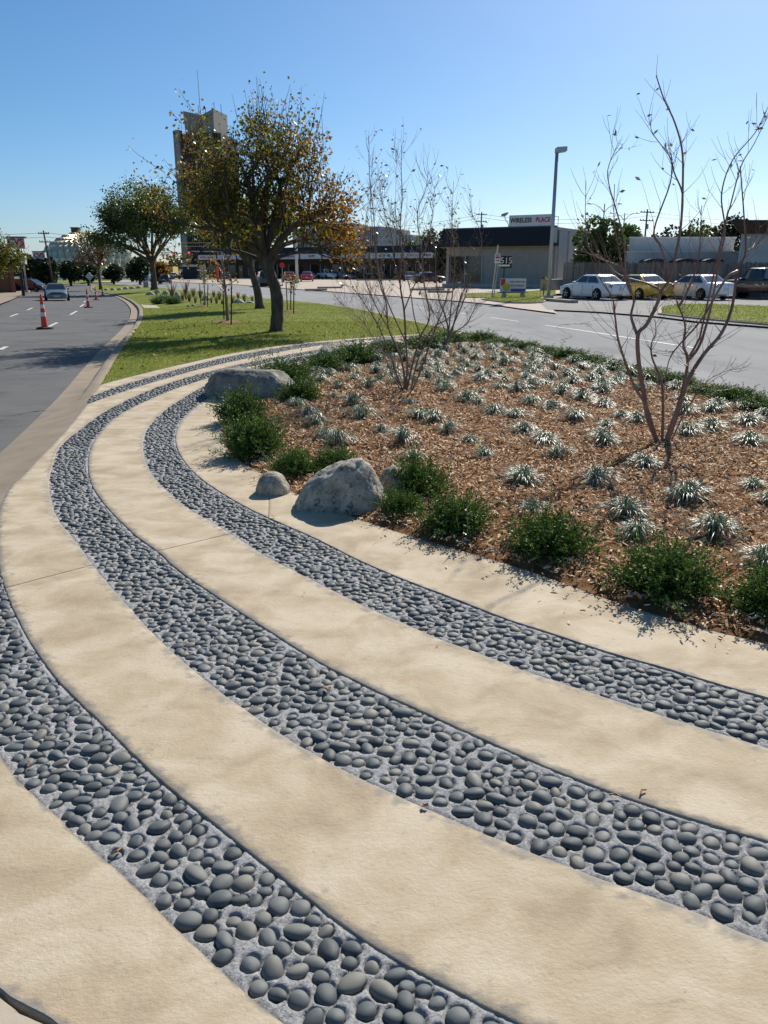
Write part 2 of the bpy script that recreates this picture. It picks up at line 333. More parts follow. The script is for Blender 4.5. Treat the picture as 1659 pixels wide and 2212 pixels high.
Bo = [(3.2, .95), (2.1, 1.22), (1.4, 1.42), (.99, 1.61), (.84, 1.71), (.5, 1.9), (.19, 2.1), (-.21, 2.4), (-.61, 2.8), (-1.07, 3.37), (-1.61, 4.17), (-1.8, 4.47), (-2.01, 4.81), (-2.24, 5.17), (-2.48, 5.63), (-2.74, 6.23), (-2.99, 6.95), (-3.18, 7.57), (-3.28, 8.22), (-3.37, 9.0), (-3.42, 9.83), (-3.4, 10.91), (-3.3, 12.02), (-3.1, 13.02), (-2.72, 14.33), (-2.25, 15.57), (-1.62, 17.0), (-.75, 18.6), (.3, 19.9), (2.2, 21.2)]
Cin = [(3.2, .55), (1.8, .8), (1.1, .98), (.6, 1.2), (.29, 1.39), (.19, 1.45), (.02, 1.56), (-.13, 1.68), (-.3, 1.84), (-.51, 2.04), (-.75, 2.27), (-1.05, 2.6), (-1.4, 2.99), (-1.77, 3.5), (-2.18, 4.17), (-2.52, 4.85)]
Con = [(3.2, .2), (1.8, .45), (1.0, .68), (.4, .95), (0, 1.2), (-.23, 1.38), (-.33, 1.46), (-.52, 1.63), (-.72, 1.82), (-1.02, 2.08), (-1.35, 2.4), (-1.7, 2.88), (-1.95, 3.3)]
Cif = [(-3.83, 10.05), (-3.75, 10.82), (-3.63, 11.73), (-3.46, 12.67), (-3.17, 14.04), (-2.74, 15.4), (-2.21, 16.84), (-1.69, 17.95), (-.85, 19.2), (.3, 20.4), (2.15, 21.6)]
Cof = [(-4.0, 10.8), (-3.94, 11.82), (-3.73, 13.02), (-3.52, 14.18), (-3.14, 15.74), (-2.5, 17.4), (-1.76, 18.75), (-.85, 19.75), (.4, 20.85), (2.1, 21.95)]
Out = [(-4.27, 11.88), (-4.12, 12.78), (-3.84, 14.04), (-3.48, 15.4), (-2.95, 17.1), (-1.85, 19.1), (-.5, 20.45), (.8, 21.5), (2.15, 22.25)]
Bed = [(3.2, 2.66), (2.6, 2.85), (2.1, 3.1), (1.77, 3.3), (1.47, 3.52), (1.15, 3.84), (.85, 4.2), (.48, 4.55), (.21, 4.81), (-.09, 5.11), (-.68, 5.86), (-1.06, 6.52), (-1.43, 7.23), (-1.74, 8.34), (-1.9, 9.5), (-1.95, 11), (-1.8, 12.8), (-1.5, 14.2), (-.85, 15.7), (0, 17.1), (1.1, 18.2), (2.85, 19.1)]
Corner = [(3.2, -.25), (1.8, .05), (.8, .42), (.1, .82), (-.45, 1.15), (-.72, 1.36), (-.93, 1.47), (-1.2, 1.68), (-1.42, 1.95)]
sm = lambda L: cr(L, 6)
cAi, cAo, cBi, cBo, cCin, cCon, cCif, cCof, cOut, cBed, cCor = map(sm, (Ai, Ao, Bi, Bo, Cin, Con, Cif, Cof, Out, Bed, Corner))
kl_part = lambda y0, y1: [tuple(p) for p in KL if y0 <= p[1] <= y1]
cR3 = np.array([tuple(p) for p in cCin if p[1] < 4.8] + kl_part(5.0, 9.9) + [tuple(p) for p in cCif])
cR4f = np.array(kl_part(10.9, 11.8) + [tuple(p) for p in cOut])
cR4f = np.array([(-4.02, 10.86)] + [tuple(p) for p in cOut])
cApron = np.array([(3.2, -3.5), (.35, -3.2)] + kl_part(-3.2, 3.2))
def wob(P, a=0.003, f=9.0):
    return np.array([(p[0] + a * mnoise.noise((p[0] * f, p[1] * f, 1.3)) + a * .5 * mnoise.noise((p[0] * f * 4, p[1] * f * 4, 4.1)), p[1] + a * mnoise.noise((p[0] * f, p[1] * f, 7.7)) + a * .5 * mnoise.noise((p[0] * f * 4, p[1] * f * 4, 2.2))) for p in P])
def slab_ring(name, I, O, joints=(), depth=0.09, mat=None, lvl=0.0):
    """concrete laid between two curves, cut into slabs at the saw-cut joints; one structure, slabs as its pieces"""
    root = empty(name); root['kind'] = 'structure'
    I = resample(I, 700); O = resample(O, 700)
    cuts = [(0, 0)]
    for (a, b) in joints:
        cuts.append((int(np.argmin(np.hypot(*(I - a).T))), int(np.argmin(np.hypot(*(O - b).T)))))
    cuts.append((699, 699))
    for (i0, o0), (i1, o1) in zip(cuts[:-1], cuts[1:]):
        n = max(12, int((i1 - i0) * 1.0)); a = wob(resample(I[i0:i1 + 1], n)); b = wob(resample(O[o0:o1 + 1], n))
        g = 0.004                                                   # half the joint's width
        for arr in (a, b):
            if i0: d = arr[1] - arr[0]; arr[0] += d / np.linalg.norm(d) * g
            if i1 < 699: d = arr[-2] - arr[-1]; arr[-1] += d / np.linalg.norm(d) * g
        V = []; F = []
        for k in range(n):
            e = b[k] - a[k]; L = np.linalg.norm(e); e = e / max(L, 1e-6)
            for (d, z) in ((0, -depth), (0, -.007), (.003, -.003), (.009, 0), (.035, 0), (.09, 0), (L * .5, 0.0), (L - .09, 0), (L - .035, 0), (L - .009, 0), (L - .003, -.003), (L, -.007), (L, -depth)):
                q = a[k] + e * d; zz = z
                if z > -.01: zz += 0.0025 * mnoise.noise((q[0] * 2.1, q[1] * 2.1, 3.0))
                if k in (0, n - 1) and z > -.01: zz -= .003
                V.append((q[0], q[1], lvl + zz))
        K = 13
        for k in range(n - 1):
            for j in range(K - 1): F.append((k * K + j, k * K + j + 1, (k + 1) * K + j + 1, (k + 1) * K + j))
        ends = [tuple(range(K)), tuple(range((n - 1) * K, n * K))]
        me = bpy.data.meshes.new('slab'); me.from_pydata(V, [], F + ends)
        bm = bmesh.new(); bm.from_mesh(me); bmesh.ops.recalc_face_normals(bm, faces=bm.faces)
        if sum(f.normal.z * f.calc_area() for f in bm.faces) < 0: bmesh.ops.reverse_faces(bm, faces=bm.faces)
        bm.to_mesh(me); bm.free()
        ea = me.attributes.new('edge', 'FLOAT', 'POINT'); ea.data.foreach_set('value', np.tile(np.array([1, 1, 1, 1, .6, 0, 0, 0, .6, 1, 1, 1, 1], np.float32), n))
        me.polygons.foreach_set('use_smooth', np.ones(len(me.polygons), bool)); me.set_sharp_from_angle(angle=0.5)
        link('slab', me, mat or M['concrete'], root)
    return root
J = lambda px, py: np.array(at(px, py)[:2])
slab_ring('inner_path_ring', cBed, cAi, [((-.93, 6.3), J(575, 1118)), ((-1.9, 11.2), (-2.36, 11.3))])
slab_ring('middle_path_ring', cAo, cBi, [(J(480, 1155), J(335, 1190)), ((-2.6, 12.4), (-2.9, 12.2))])
slab_ring('outer_path_ring', cBo, cR3, [(J(195, 1222), J(20, 1265)), ((-3.37, 11.2), (-3.7, 11.2))])
slab_ring('near_path_edge', cCon, cCor)
slab_ring('far_path_edge', cCof, cR4f)
slab_ring('apron', wob(cCor, .012, 14) + np.array([-.012, -.012]), cApron, mat=M['concrete2'], lvl=-.006)
# a bed of dark packed earth below the whole path so that no joint looks through to nothing
mb = MB(); mb.prism([(3.25, -3.6), (3.25, 3.0)] + [tuple(p) for p in cBed[::4]] + [(3, 19.5), (2.3, 22.2)] + [tuple(p) for p in cOut[::-3]] + kl_part(2.9, 11.9)[::-3] + [(.3, -3.3)], -.2, -.045)
tag(mb.build('path_bed', M['soil']), kind='structure')

# pebbles set in mortar between the rings
def pebble_mesh(seed, sub):
    r_ = random.Random(seed); bm = bmesh.new(); bmesh.ops.create_icosphere(bm, subdivisions=sub, radius=1)
    o = Vector((r_.uniform(0, 50), r_.uniform(0, 50), 0)); sk = r_.uniform(-.12, .12)
    for v in bm.verts:
        n_ = mnoise.noise(v.co * .9 + o); p = v.co.copy(); p.x += sk * p.y * p.y; p *= 1 + .13 * n_
        if p.z > 0: p.z = p.z ** 0.85 if p.z < 1 else p.z
        v.co = p
    me = bpy.data.meshes.new('pebble'); bm.to_mesh(me); bm.free()
    me.polygons.foreach_set('use_smooth', np.ones(len(me.polygons), bool)); return me
PEB = [pebble_mesh(i, 3) for i in range(9)]
for p in PEB: p.materials.append(M['pebble'])
PEBS = []
for i in range(4):
    q = pebble_mesh(20 + i, 2); V = np.zeros(len(q.vertices) * 3); q.vertices.foreach_get('co', V)
    F = np.zeros(len(q.polygons) * 3, np.int32); q.polygons.foreach_get('vertices', F); PEBS.append((V.reshape(-1, 3), F.reshape(-1, 3)))
def pebble_band(I, O, name='pebble_band', dens=1.0):
    root = empty(name); root['kind'] = 'structure'
    I = resample(I, 500); O = resample(O, 3000); O = np.array([O[np.argmin(np.hypot(*(O - p).T))] for p in I]); mid = (I + O) / 2
    s = np.r_[0, np.cumsum(np.hypot(*np.diff(mid, axis=0).T))]; L = s[-1]; W = np.hypot(*(O - I).T)
    def pos(u, v):
        i = np.interp(u, s, np.arange(500)); k = int(min(i, 498)); f = i - k
        a = I[k] * (1 - f) + I[k + 1] * f; b = O[k] * (1 - f) + O[k + 1] * f; return a * (1 - v) + b * v, k
    cell = {}; out = []; cs = .075
    tries = int(L * W.mean() * 6500)
    for _ in range(tries):
        u = random.uniform(0, L); v = random.random(); q, k = pos(u, v)
        far = min(1, max(0, (q[1] - 2.2) / 3.0))
        r = random.choice((.018, .0205, .022, .0235, .025, .0265, .0285)) * (1.0 + .12 * (1 - far)) * (1.0 if q[1] < 9 else 1.15)
        if min(v, 1 - v) * W[k] < r * 1.06: continue
        gap = 1.0 + .05 * (1 - far)
        cx, cy = int(q[0] // cs), int(q[1] // cs); ok = True
        for a in (-1, 0, 1):
            for b in (-1, 0, 1):
                for (x, y, rr) in cell.get((cx + a, cy + b), ()):
                    if (x - q[0]) ** 2 + (y - q[1]) ** 2 < ((r + rr) * gap * (.92 - .06 * far)) ** 2: ok = False; break
                if not ok: break
            if not ok: break
        if ok: cell.setdefault((cx, cy), []).append((q[0], q[1], r)); out.append((q[0], q[1], r, k))
    # which show largest: those in the frame and nearest
    def vis(p):
        d = math.hypot(p[0], p[1]); inf = abs(p[0]) < .49 * (p[1] * CP + EYE * SP) + .05 and (p[1] > 1.3)
        return (0 if inf else 1, d)
    out.sort(key=vis)
    bV = []; bF = []; nb = 0
    for n_, (x, y, r, k) in enumerate(out):
        el = random.choice((1.0, 1.06, 1.12, 1.2, 1.3)); a = r * el * 1.04; b = r / el ** .55 * 1.0; c = r * random.uniform(.54, .72)
        rz = random.uniform(0, math.pi); t1, t2 = random.gauss(0, .12), random.gauss(0, .12)
        z = -.0118 + random.gauss(0, .0016)
        if n_ < 300:
            o = bpy.data.objects.new('pebble', random.choice(PEB)); COL.objects.link(o); o.parent = root
            o.location = (x, y, z); o.rotation_euler = (t1, t2, rz); o.scale = (a, b, c)
        else:
            V, F = PEBS[n_ % 4]; ca, sa = math.cos(rz), math.sin(rz); Q = V * (a, b, c)
            Q = np.c_[Q[:, 0] * ca - Q[:, 1] * sa + x, Q[:, 0] * sa + Q[:, 1] * ca + y, Q[:, 2] + t1 * Q[:, 0] + z]
            bV.append(Q); bF.append(F + nb); nb += len(Q)
    if bV:
        o = link('pebble_rest', np_mesh('pebble_rest', np.concatenate(bV), np.concatenate(bF), True), M['pebble_s'], root); o['kind'] = 'stuff'
    # the mortar, pulled down round every pebble and ragged between them
    nearL = min(L, float(np.interp(0, [0], [L])))
    fine = I[0][1] < 4                                             # this band starts beside the camera: finest there
    us = np.r_[np.arange(0, min(L, 5.2), .0055), np.arange(min(L, 5.2), min(L, 9.5), .012), np.arange(min(L, 9.5), L, .06)] if fine else np.arange(0, L, .04)
    us = np.append(us, L); nv = 54 if fine else 16; V = []
    for u in us:
        q0, k = pos(u, 0); q1, k = pos(u, 1)
        for j in range(nv):
            t = j / (nv - 1); q = q0 * (1 - t) + q1 * t
            ew = min(t, 1 - t) * W[k]
            n_ = mnoise.noise((q[0] * 24, q[1] * 24, 2)) * .003 + ((mnoise.noise((q[0] * 62, q[1] * 62, 4)) * .0032 + mnoise.noise((q[0] * 120, q[1] * 120, 6)) * .0022) if fine and u < 6 else 0)
            z = -.0115 + n_ - .005 * max(0, 1 - ew / .010)
            if u < 9.5 and fine:
                cx, cy = int(q[0] // cs), int(q[1] // cs); m = 9
                for a in (-1, 0, 1):
                    for b in (-1, 0, 1):
                        for (x, y, rr) in cell.get((cx + a, cy + b), ()):
                            dd = math.hypot(x - q[0], y - q[1]) / rr
                            if dd < m: m = dd
                z += .0085 * sst(1.02, 1.42, m) - .006 * (1 - sst(.95, 1.2, m))
            V.append((q[0], q[1], z))
    n1 = len(us); F = [(i * nv + j, i * nv + j + 1, (i + 1) * nv + j + 1, (i + 1) * nv + j) for i in range(n1 - 1) for j in range(nv - 1)]
    me = np_mesh('mortar', V, F, True); bm = bmesh.new(); bm.from_mesh(me); bm.normal_update()
    if sum(f.normal.z for f in bm.faces) < 0: bmesh.ops.reverse_faces(bm, faces=bm.faces)
    bm.to_mesh(me); bm.free(); link('mortar', me, M['mortar'], root)
    return len(out)
for I_, O_ in ((cAi, cAo), (cBi, cBo), (cCin, cCon), (cCif, cCof)):
    pebble_band(I_, O_)
# ================================================================ lawn, planting bed, boulders, shrubs
M['juniper'] = pm('juniper_needles', [(.026, .058, .011), (.056, .112, .019), (.115, .195, .033), (.21, .30, .06)], 3, 3, 0.6, 0, spec=0.3, island=0.7, transl=0.2)
M['jstem'] = pm('juniper_stem', [(.10, .06, .035), (.16, .1, .06)], 20, 4, 0.85)
M['lir_green'] = pm('liriope_green', [(.07, .12, .06), (.14, .20, .12), (.23, .29, .19)], 3, 3, 0.4, 0, spec=0.5, island=0.8, transl=0.25)
M['lir_cream'] = pm('liriope_cream', [(.18, .23, .155), (.27, .32, .23), (.38, .42, .31)], 3, 3, 0.4, 0, spec=0.5, island=0.8, transl=0.25)
M['bark_cm'] = pm('smooth_bark', [(.15, .085, .065), (.24, .145, .11), (.33, .23, .18)], 9, 6, 0.55, 0.25, 60, 0.4, stretch=(1, 1, .25))
M['twig'] = pm('thin_twig', [(.10, .06, .045), (.2, .13, .1)], 9, 4, 0.5, spec=0.5)
M['leaf_dull'] = pm('dull_leaf', [(.07, .08, .03), (.13, .13, .05), (.22, .19, .07)], 3, 3, 0.35, 0, spec=0.6, island=0.8, transl=0.3)
M['orn'] = pm('ornamental_grass', [(.16, .14, .06), (.26, .22, .11), (.36, .31, .18)], 3, 3, 0.6, 0, island=0.8, transl=0.35)

# lawn on the median
klawn = np.array([tuple(p) for p in KL if p[1] > 11.85]); krl = np.array([tuple(p) for p in cOut] + [tuple(p) for p in KR if p[1] > 22.4])
sheet('lawn', klawn, krl, M['lawn'], 0.004, 130, 14)
lawn_poly = np.concatenate([klawn, krl[::-1]])
def blades(poly, boxes, h0, h1, w, zoff=0.0, clear=()):
    pts = []
    for (x0, x1, y0, y1, n) in boxes:
        p = rng.uniform((x0, y0), (x1, y1), (n, 2)); p = p[inside(poly, p)]; pts.append(p)
    p = np.concatenate(pts)
    for (cx, cy, r) in clear: p = p[np.hypot(p[:, 0] - cx, p[:, 1] - cy) > r]
    n = len(p); z = np.array([base(x, y) for x, y in p]) + zoff
    dens = np.array([mnoise.noise((x * .7, y * .7, 0)) for x, y in p]) * .25 + 1
    h = rng.uniform(h0, h1, n) * dens; th = rng.uniform(0, 2 * np.pi, n); ww = w * (1 + p[:, 1] / 22)
    b = np.c_[p, z]; dx = np.c_[np.cos(th) * ww, np.sin(th) * ww, np.zeros(n)]
    ln = rng.normal(0, .45, (n, 2)) * h[:, None]
    top = b + np.c_[ln, h]
    V = np.stack([b - dx, b + dx, top], 1).reshape(-1, 3)
    return np_mesh('grass', V, np.arange(3 * n).reshape(-1, 3))
me = blades(lawn_poly, [(-7, 3, 11.8, 20, 62000), (-9, 3, 20, 27, 42000), (-14, 2, 27, 42, 42000), (-30, -2, 42, 75, 30000)], .022, .05, .004)
tag(link('grass', me, M['grass']), 'short green lawn grass growing on the median', 'grass', kind='stuff')

# mulch in the planting bed
krb = [(6.05, 2.4), (5.85, 4.5)] + [tuple(p) for p in offs(KR, -.035) if 5 < p[1] < 19.2]
A_ = resample(cBed, 190); B_ = resample(krb, 190); V = []; F = []; nv = 64
def mulch_z(x, y): return .022 + .028 * mnoise.noise((x * 2.3, y * 2.3, 0)) + .018 * mnoise.noise((x * 9, y * 9, 3))
for i in range(190):
    for j in range(nv):
        t = j / (nv - 1); x, y = A_[i] * (1 - t) + B_[i] * t
        d = min(t, 1 - t) * np.linalg.norm(B_[i] - A_[i]); k = sst(0, .25, d)
        V.append((x, y, mulch_z(x, y) * k - .012 * (1 - k)))
for i in range(189):
    for j in range(nv - 1): F.append((i * nv + j, i * nv + j + 1, (i + 1) * nv + j + 1, (i + 1) * nv + j))
me = np_mesh('planting_bed', V, F, True); bm = bmesh.new(); bm.from_mesh(me); bm.normal_update()
if sum(f.normal.z for f in bm.faces) < 0: bmesh.ops.reverse_faces(bm, faces=bm.faces)
bm.to_mesh(me); bm.free(); tag(link('planting_bed', me, M['soil']), kind='structure')
bed_poly = np.concatenate([cBed, np.array(krb)[::-1]])
def chips(boxes, poly, zf, lo=.018, hi=.075, pts=()):
    pts = list(pts)
    for (x0, x1, y0, y1, n) in boxes:
        p = rng.uniform((x0, y0), (x1, y1), (n, 2)); pts.append(p[inside(poly, p)])
    p = np.concatenate(pts); n = len(p)
    L = lo + (hi - lo) * rng.beta(1.3, 3.2, n); W = L * rng.uniform(.10, .30, n) + .002
    far = 1 + np.clip((p[:, 1] - 6) / 12, 0, 1) * .6; L *= far; W *= far
    th = rng.uniform(0, np.pi, n); pi = rng.normal(0, .32, n); ro = rng.normal(0, .5, n); cv = rng.normal(0, .12, n)
    z = np.array([zf(x, y) for x, y in p]) + rng.uniform(.004, .018, n) + np.abs(np.sin(pi)) * L * .35
    u = np.c_[np.cos(th) * np.cos(pi), np.sin(th) * np.cos(pi), np.sin(pi)]
    v = np.c_[-np.sin(th) * np.cos(ro), np.cos(th) * np.cos(ro), np.sin(ro)]
    c = np.c_[p, z]; up = np.array([0, 0, 1.0])
    a = u * (L / 2)[:, None]; b = v * (W / 2)[:, None]; m = up * (cv * L)[:, None]
    tp = rng.uniform(.35, 1, n)[:, None]; tq = rng.uniform(.35, 1, n)[:, None]
    V = np.stack([c - a - b * tp, c - a + b * tp, c + m - b, c + m + b, c + a - b * tq, c + a + b * tq], 1).reshape(-1, 3)
    k = np.arange(n)[:, None] * 6
    F = np.concatenate([k + [0, 2, 3, 1], k + [2, 4, 5, 3]], 1).reshape(-1, 4)
    return np_mesh('wood_chips', V, F)
me = chips([(-.6, 3.6, 2.7, 5.5, 15000), (-1.6, 4.6, 5.5, 8, 24000), (-2, 5.4, 8, 12, 30000), (-2, 5, 12, 19.2, 16000)], bed_poly, mulch_z)
ns = 420; kk = rng.integers(20, 100, ns); sp_ = cBed[kk] - np.abs(rng.normal(0, .09, ns))[:, None] * np.c_[np.ones(ns) * .6, np.ones(ns) * .8] * np.where(rng.random(ns) < .12, 5, 1)[:, None]
me2 = chips([], bed_poly, lambda x, y: -.004, .01, .05, [sp_]); tag(link('stray_chips', me2, M['chip']), 'stray bits of mulch blown onto the concrete along the bed', 'mulch', kind='stuff')
tag(link('wood_chips', me, M['chip']), 'reddish brown shredded wood mulch covering the planting bed', 'mulch', kind='stuff')

# ---------------------------------------------------------------- boulders
def boulder(label, c, dims, prof, rz=0.0, seed=0, mat='boulder', group=None, sub=5, rough=.085, name='boulder', sink=.04, cuts=()):
    """prof: height along the length, (-1..1, 0..1); cuts: planes (normal, offset) that give flat faces"""
    bm = bmesh.new(); bmesh.ops.create_icosphere(bm, subdivisions=sub, radius=1)
    px, pz = zip(*prof); o = Vector((seed * 3.7, seed * 1.9, seed))
    for v in bm.verts:
        x, y, z = v.co; h = float(np.interp(x, px, pz))
        sg = lambda a, e: math.copysign(abs(a) ** e, a)
        p = Vector((sg(x, .9), sg(y, .85), sg(z, .8) * h if z > 0 else z * .3))
        for (n_, d_) in cuts:
            n_ = Vector(n_).normalized(); e = p.dot(n_) - d_
            if e > 0: p -= n_ * e * .9
        n1 = mnoise.noise(p * 1.3 + o); n2 = mnoise.noise(p * 3.4 + o); n3 = mnoise.noise(p * 9 + o); n4 = mnoise.noise(p * 22 + o)
        p *= 1 + rough * (n1 * 1.2 + n2 * .55 + n3 * .34 + n4 * .2)
        v.co = Vector((p.x * dims[0] / 2, p.y * dims[1] / 2, p.z * dims[2]))
    me = bpy.data.meshes.new(name); bm.to_mesh(me); bm.free()
    me.polygons.foreach_set('use_smooth', np.ones(len(me.polygons), bool))
    ob = link(name, me, M[mat], None, (c[0], c[1], c[2] - sink * dims[2]), (0, 0, rz))
    return tag(ob, label, 'boulder', group)
b0 = at(537, 862); boulder('long dark boulder with a flat pale top at the path bend', (b0.x + .02, b0.y + .30, 0), (1.5, .86, .42), [(-1, .55), (-.85, .82), (-.5, .98), (0, 1.0), (.35, .95), (.7, .62), (1, .28)], R(-6), 3, 'boulder_d', cuts=[((.12, .1, 1), .83), ((-1, -.35, .25), .86), ((-.5, -1, .35), .92)])
b1 = at(735, 1108); boulder('large speckled grey boulder with a humped top beside the cobbled band', (b1.x + .0, b1.y + .20, 0), (.68, .50, .385), [(-1, .35), (-.75, .55), (-.4, .72), (0, .90), (.35, 1.0), (.6, .98), (.85, .72), (1, .4)], R(4), 8, cuts=[((-.2, -1, .35), .80), ((-.62, -.2, 1), .78)])
b2 = at(585, 1072); boulder('small rounded pale boulder on the concrete left of the humped boulder', (b2.x, b2.y + .12, 0), (.265, .24, .165), [(-1, .75), (-.5, .97), (0, 1), (.5, .97), (1, .7)], R(-10), 12, sub=4, rough=.05)
b3 = at(858, 1082); boulder('broken pale rock tucked behind the right flank of the humped boulder', (b3.x + .02, b3.y + .18, 0), (.34, .30, .24), [(-1, .8), (-.4, 1), (.2, .8), (1, .3)], R(-25), 21, sub=4, rough=.14, cuts=[((.6, -.3, 1), .7)])
b4 = at(735, 776); boulder('low pale grey boulder among junipers near the lawn', (b4.x - .05, b4.y + .25, 0), (1.1, .8, .34), [(-1, .35), (-.5, .75), (0, 1), (.5, .9), (1, .4)], R(8), 31, sub=4, cuts=[((-.2, -.3, 1), .8)])
b5 = at(835, 752); boulder('flat grey boulder at the bed edge left of the rear bush', (b5.x, b5.y + .2, 0), (.9, .7, .26), [(-1, .5), (0, 1), (1, .55)], R(-4), 41, sub=4)

# ---------------------------------------------------------------- junipers
def juniper_mesh(seed, nb=270):
    r_ = random.Random(seed); V = []; F = []; S = MB()
    for b in range(nb):
        th = r_.uniform(0, 2 * math.pi); el = math.asin(min(1, r_.uniform(.02, 1.0) ** .8))
        L = (r_.uniform(.55, 1.05) if b % 16 else r_.uniform(1.1, 1.4)) * (1 - .12 * math.sin(el)); d = Vector((math.cos(th) * math.cos(el), math.sin(th) * math.cos(el), math.sin(el) * .92))
        p0 = Vector((r_.gauss(0, .07), r_.gauss(0, .07), .03)); bend = Vector((r_.gauss(0, .12), r_.gauss(0, .12), r_.uniform(-.06, .16)))
        pts = [p0 + d * L * t + bend * t * t * L for t in (0, .35, .7, 1)]
        if b % 6 == 0: S.tube(pts[:3], [.016, .010, .005], 4)
        n = 15
        for k in range(n):
            t = .22 + .78 * (k + r_.random()) / n; q = p0 + d * L * t + bend * t * t * L
            side = Vector((r_.gauss(0, 1), r_.gauss(0, 1), r_.gauss(.25, .7))).normalized(); tw = (d * .8 + side * .75).normalized() * r_.uniform(.07, .15) * (1.15 - .35 * t)
            for j in range(4):
                f = (j + .7) / 4; c = q + tw * f; a = (tw.normalized() + Vector((r_.gauss(0, .55), r_.gauss(0, .55), r_.gauss(.15, .5)))).normalized() * r_.uniform(.04, .07)
                s_ = a.cross(Vector((r_.gauss(0, 1), r_.gauss(0, 1), r_.gauss(0, 1)))).normalized() * r_.uniform(.011, .02)
                i = len(V); V += [c, c + a * .5 + s_, c + a, c + a * .5 - s_]; F.append((i, i + 1, i + 2, i + 3))
    return np_mesh('juniper_foliage', [tuple(v) for v in V], F), S.mesh('juniper_stem', 3)
JUN = [juniper_mesh(i) for i in range(4)]
for f_, s_ in JUN: f_.materials.append(M['juniper']); s_.materials.append(M['jstem'])
def juniper(px, py, w, h, label, group=None, k=0, dy=.0, dep=None):
    """px,py: where its middle meets the ground; w,h metres"""
    p = at(px, py); o = empty('juniper_shrub', (p.x, p.y + dy, .0), random.uniform(0, 6.28), label, 'juniper', group)
    o.scale = (w * .57, (dep or w) * .57, h * .86)
    f_, s_ = JUN[k % 4]
    link('foliage', f_, None, o); link('stem', s_, None, o)
    return o
jl = [(518, 915, .62, .50, 'juniper shrub between the long dark boulder and the path', 0),
 (545, 985, .66, .50, 'broad juniper shrub at the left tip of the mulch bed', 1),
 (634, 1030, .42, .33, 'juniper shrub behind the small rounded pale boulder', 2),
 (722, 1020, .44, .28, 'low juniper shrub behind the left shoulder of the humped boulder', 3),
 (905, 1075, .50, .40, 'taller juniper shrub right behind the humped boulder and broken pale rock', 0),
 (868, 1118, .34, .26, 'small juniper in shade against the right side of the humped boulder', 2),
 (985, 1150, .54, .33, 'second juniper right of the humped boulder with a thin weed stalk beside it', 1),
 (1190, 1205, .56, .36, 'juniper shrub in the front row, third right of the humped boulder', 3),
 (1440, 1285, .60, .36, 'dense round juniper in the front row, nearest fully visible one', 0),
 (1678, 1335, .46, .34, 'juniper cut off by the right edge of the picture, front row', 2),
 (618, 832, .95, .52, 'juniper spreading behind the long dark boulder beside the cobbled band', 1),
 (648, 868, .62, .42, 'juniper touching the right end of the long dark boulder', 3),
 (700, 800, .85, .42, 'juniper in front of the low pale boulder near the lawn', 2),
 (770, 785, 1.0, .5, 'juniper just right of the low pale boulder near the lawn', 0),
 (838, 768, .9, .38, 'juniper before the flat grey boulder at the back of the bed', 1),
 (920, 752, 1.2, .42, 'juniper behind the left bare bush at the back of the bed', 3),
 (968, 740, 1.1, .4, 'juniper under the rear bare bush near the street kerb', 2)]
for i, (px, py, w_, h_, lb, k) in enumerate(jl): juniper(px, py, w_, h_, lb, 'junipers edging the planting bed', k, dy=.06)
fj = [(1040, 737, 1.1, .46), (1088, 747, 1.0, .36), (1133, 756, .95, .40), (1178, 765, .9, .34), (1224, 776, .95, .42), (1272, 787, .9, .36), (1322, 799, .9, .38), (1368, 811, .85, .34), (1414, 822, .8, .38), (1462, 834, .8, .42), (1528, 852, .72, .3), (1586, 868, .7, .44), (1640, 884, .66, .36), (1690, 897, .66, .40)]
for i, (px, py, w_, h_) in enumerate(fj):
    lb = 'low juniper along the street kerb behind the tufts, ' + 'first second third fourth fifth sixth seventh eighth ninth tenth eleventh twelfth thirteenth fourteenth'.split()[i] + ' from left in its row'
    if i == 0: lb = 'juniper at the far left end of the row along the street kerb'
    if i == 11: lb = 'taller pointed juniper in the kerb row right of the right bare bush'
    if i == 13: lb = 'juniper at the right end of the kerb row, cut by the picture edge'
    juniper(px, py, w_, h_ * .66, lb, 'junipers along the street kerb', i, dep=.55)

# ---------------------------------------------------------------- variegated grass-like tufts
def tuft_mesh(seed, nb=130):
    r_ = random.Random(seed); V = []; F = []; mi = []
    for b in range(nb):
        th = r_.uniform(0, 2 * math.pi); reach = r_.uniform(.3, 1.25); hh = r_.uniform(.55, 1.0) * (1.1 - .42 * reach); w_ = r_.uniform(.011, .021)
        d = Vector((math.cos(th), math.sin(th), 0)); s_ = Vector((-d.y, d.x, 0)); tw = r_.gauss(0, .25)
        p0 = d * r_.uniform(0, .12); i0 = len(V); nseg = 5; cream = r_.random() < .5; plain = r_.random() < .3
        for k in range(nseg + 1):
            t = k / nseg; c = p0 + d * reach * (t ** 1.1) + Vector((0, 0, hh * (1 - (1 - t * 1.9) ** 2) if t * 1.9 < 1 else hh * (1 - ((t * 1.9 - 1) * 1.08) ** 2)))
            c += s_ * tw * t * t * .5; c.z = max(c.z, .02)
            ww = w_ * (1 - .9 * t ** 3); V += [c - s_ * ww, c + Vector((0, 0, -.3 * ww)), c + s_ * ww]
        for k in range(nseg):
            a = i0 + k * 3; F += [(a, a + 1, a + 4, a + 3), (a + 1, a + 2, a + 5, a + 4)]; mi += [0, 0] if plain else [1, 0] if cream else ([1, 1] if r_.random() < .2 else [0, 1])
    return np_mesh('liriope_tuft', [tuple(v) for v in V], F, False, mi)
TUF = [tuft_mesh(i, 120 + 8 * i) for i in range(6)]
for m_ in TUF: m_.materials.append(M['lir_green']); m_.materials.append(M['lir_cream'])
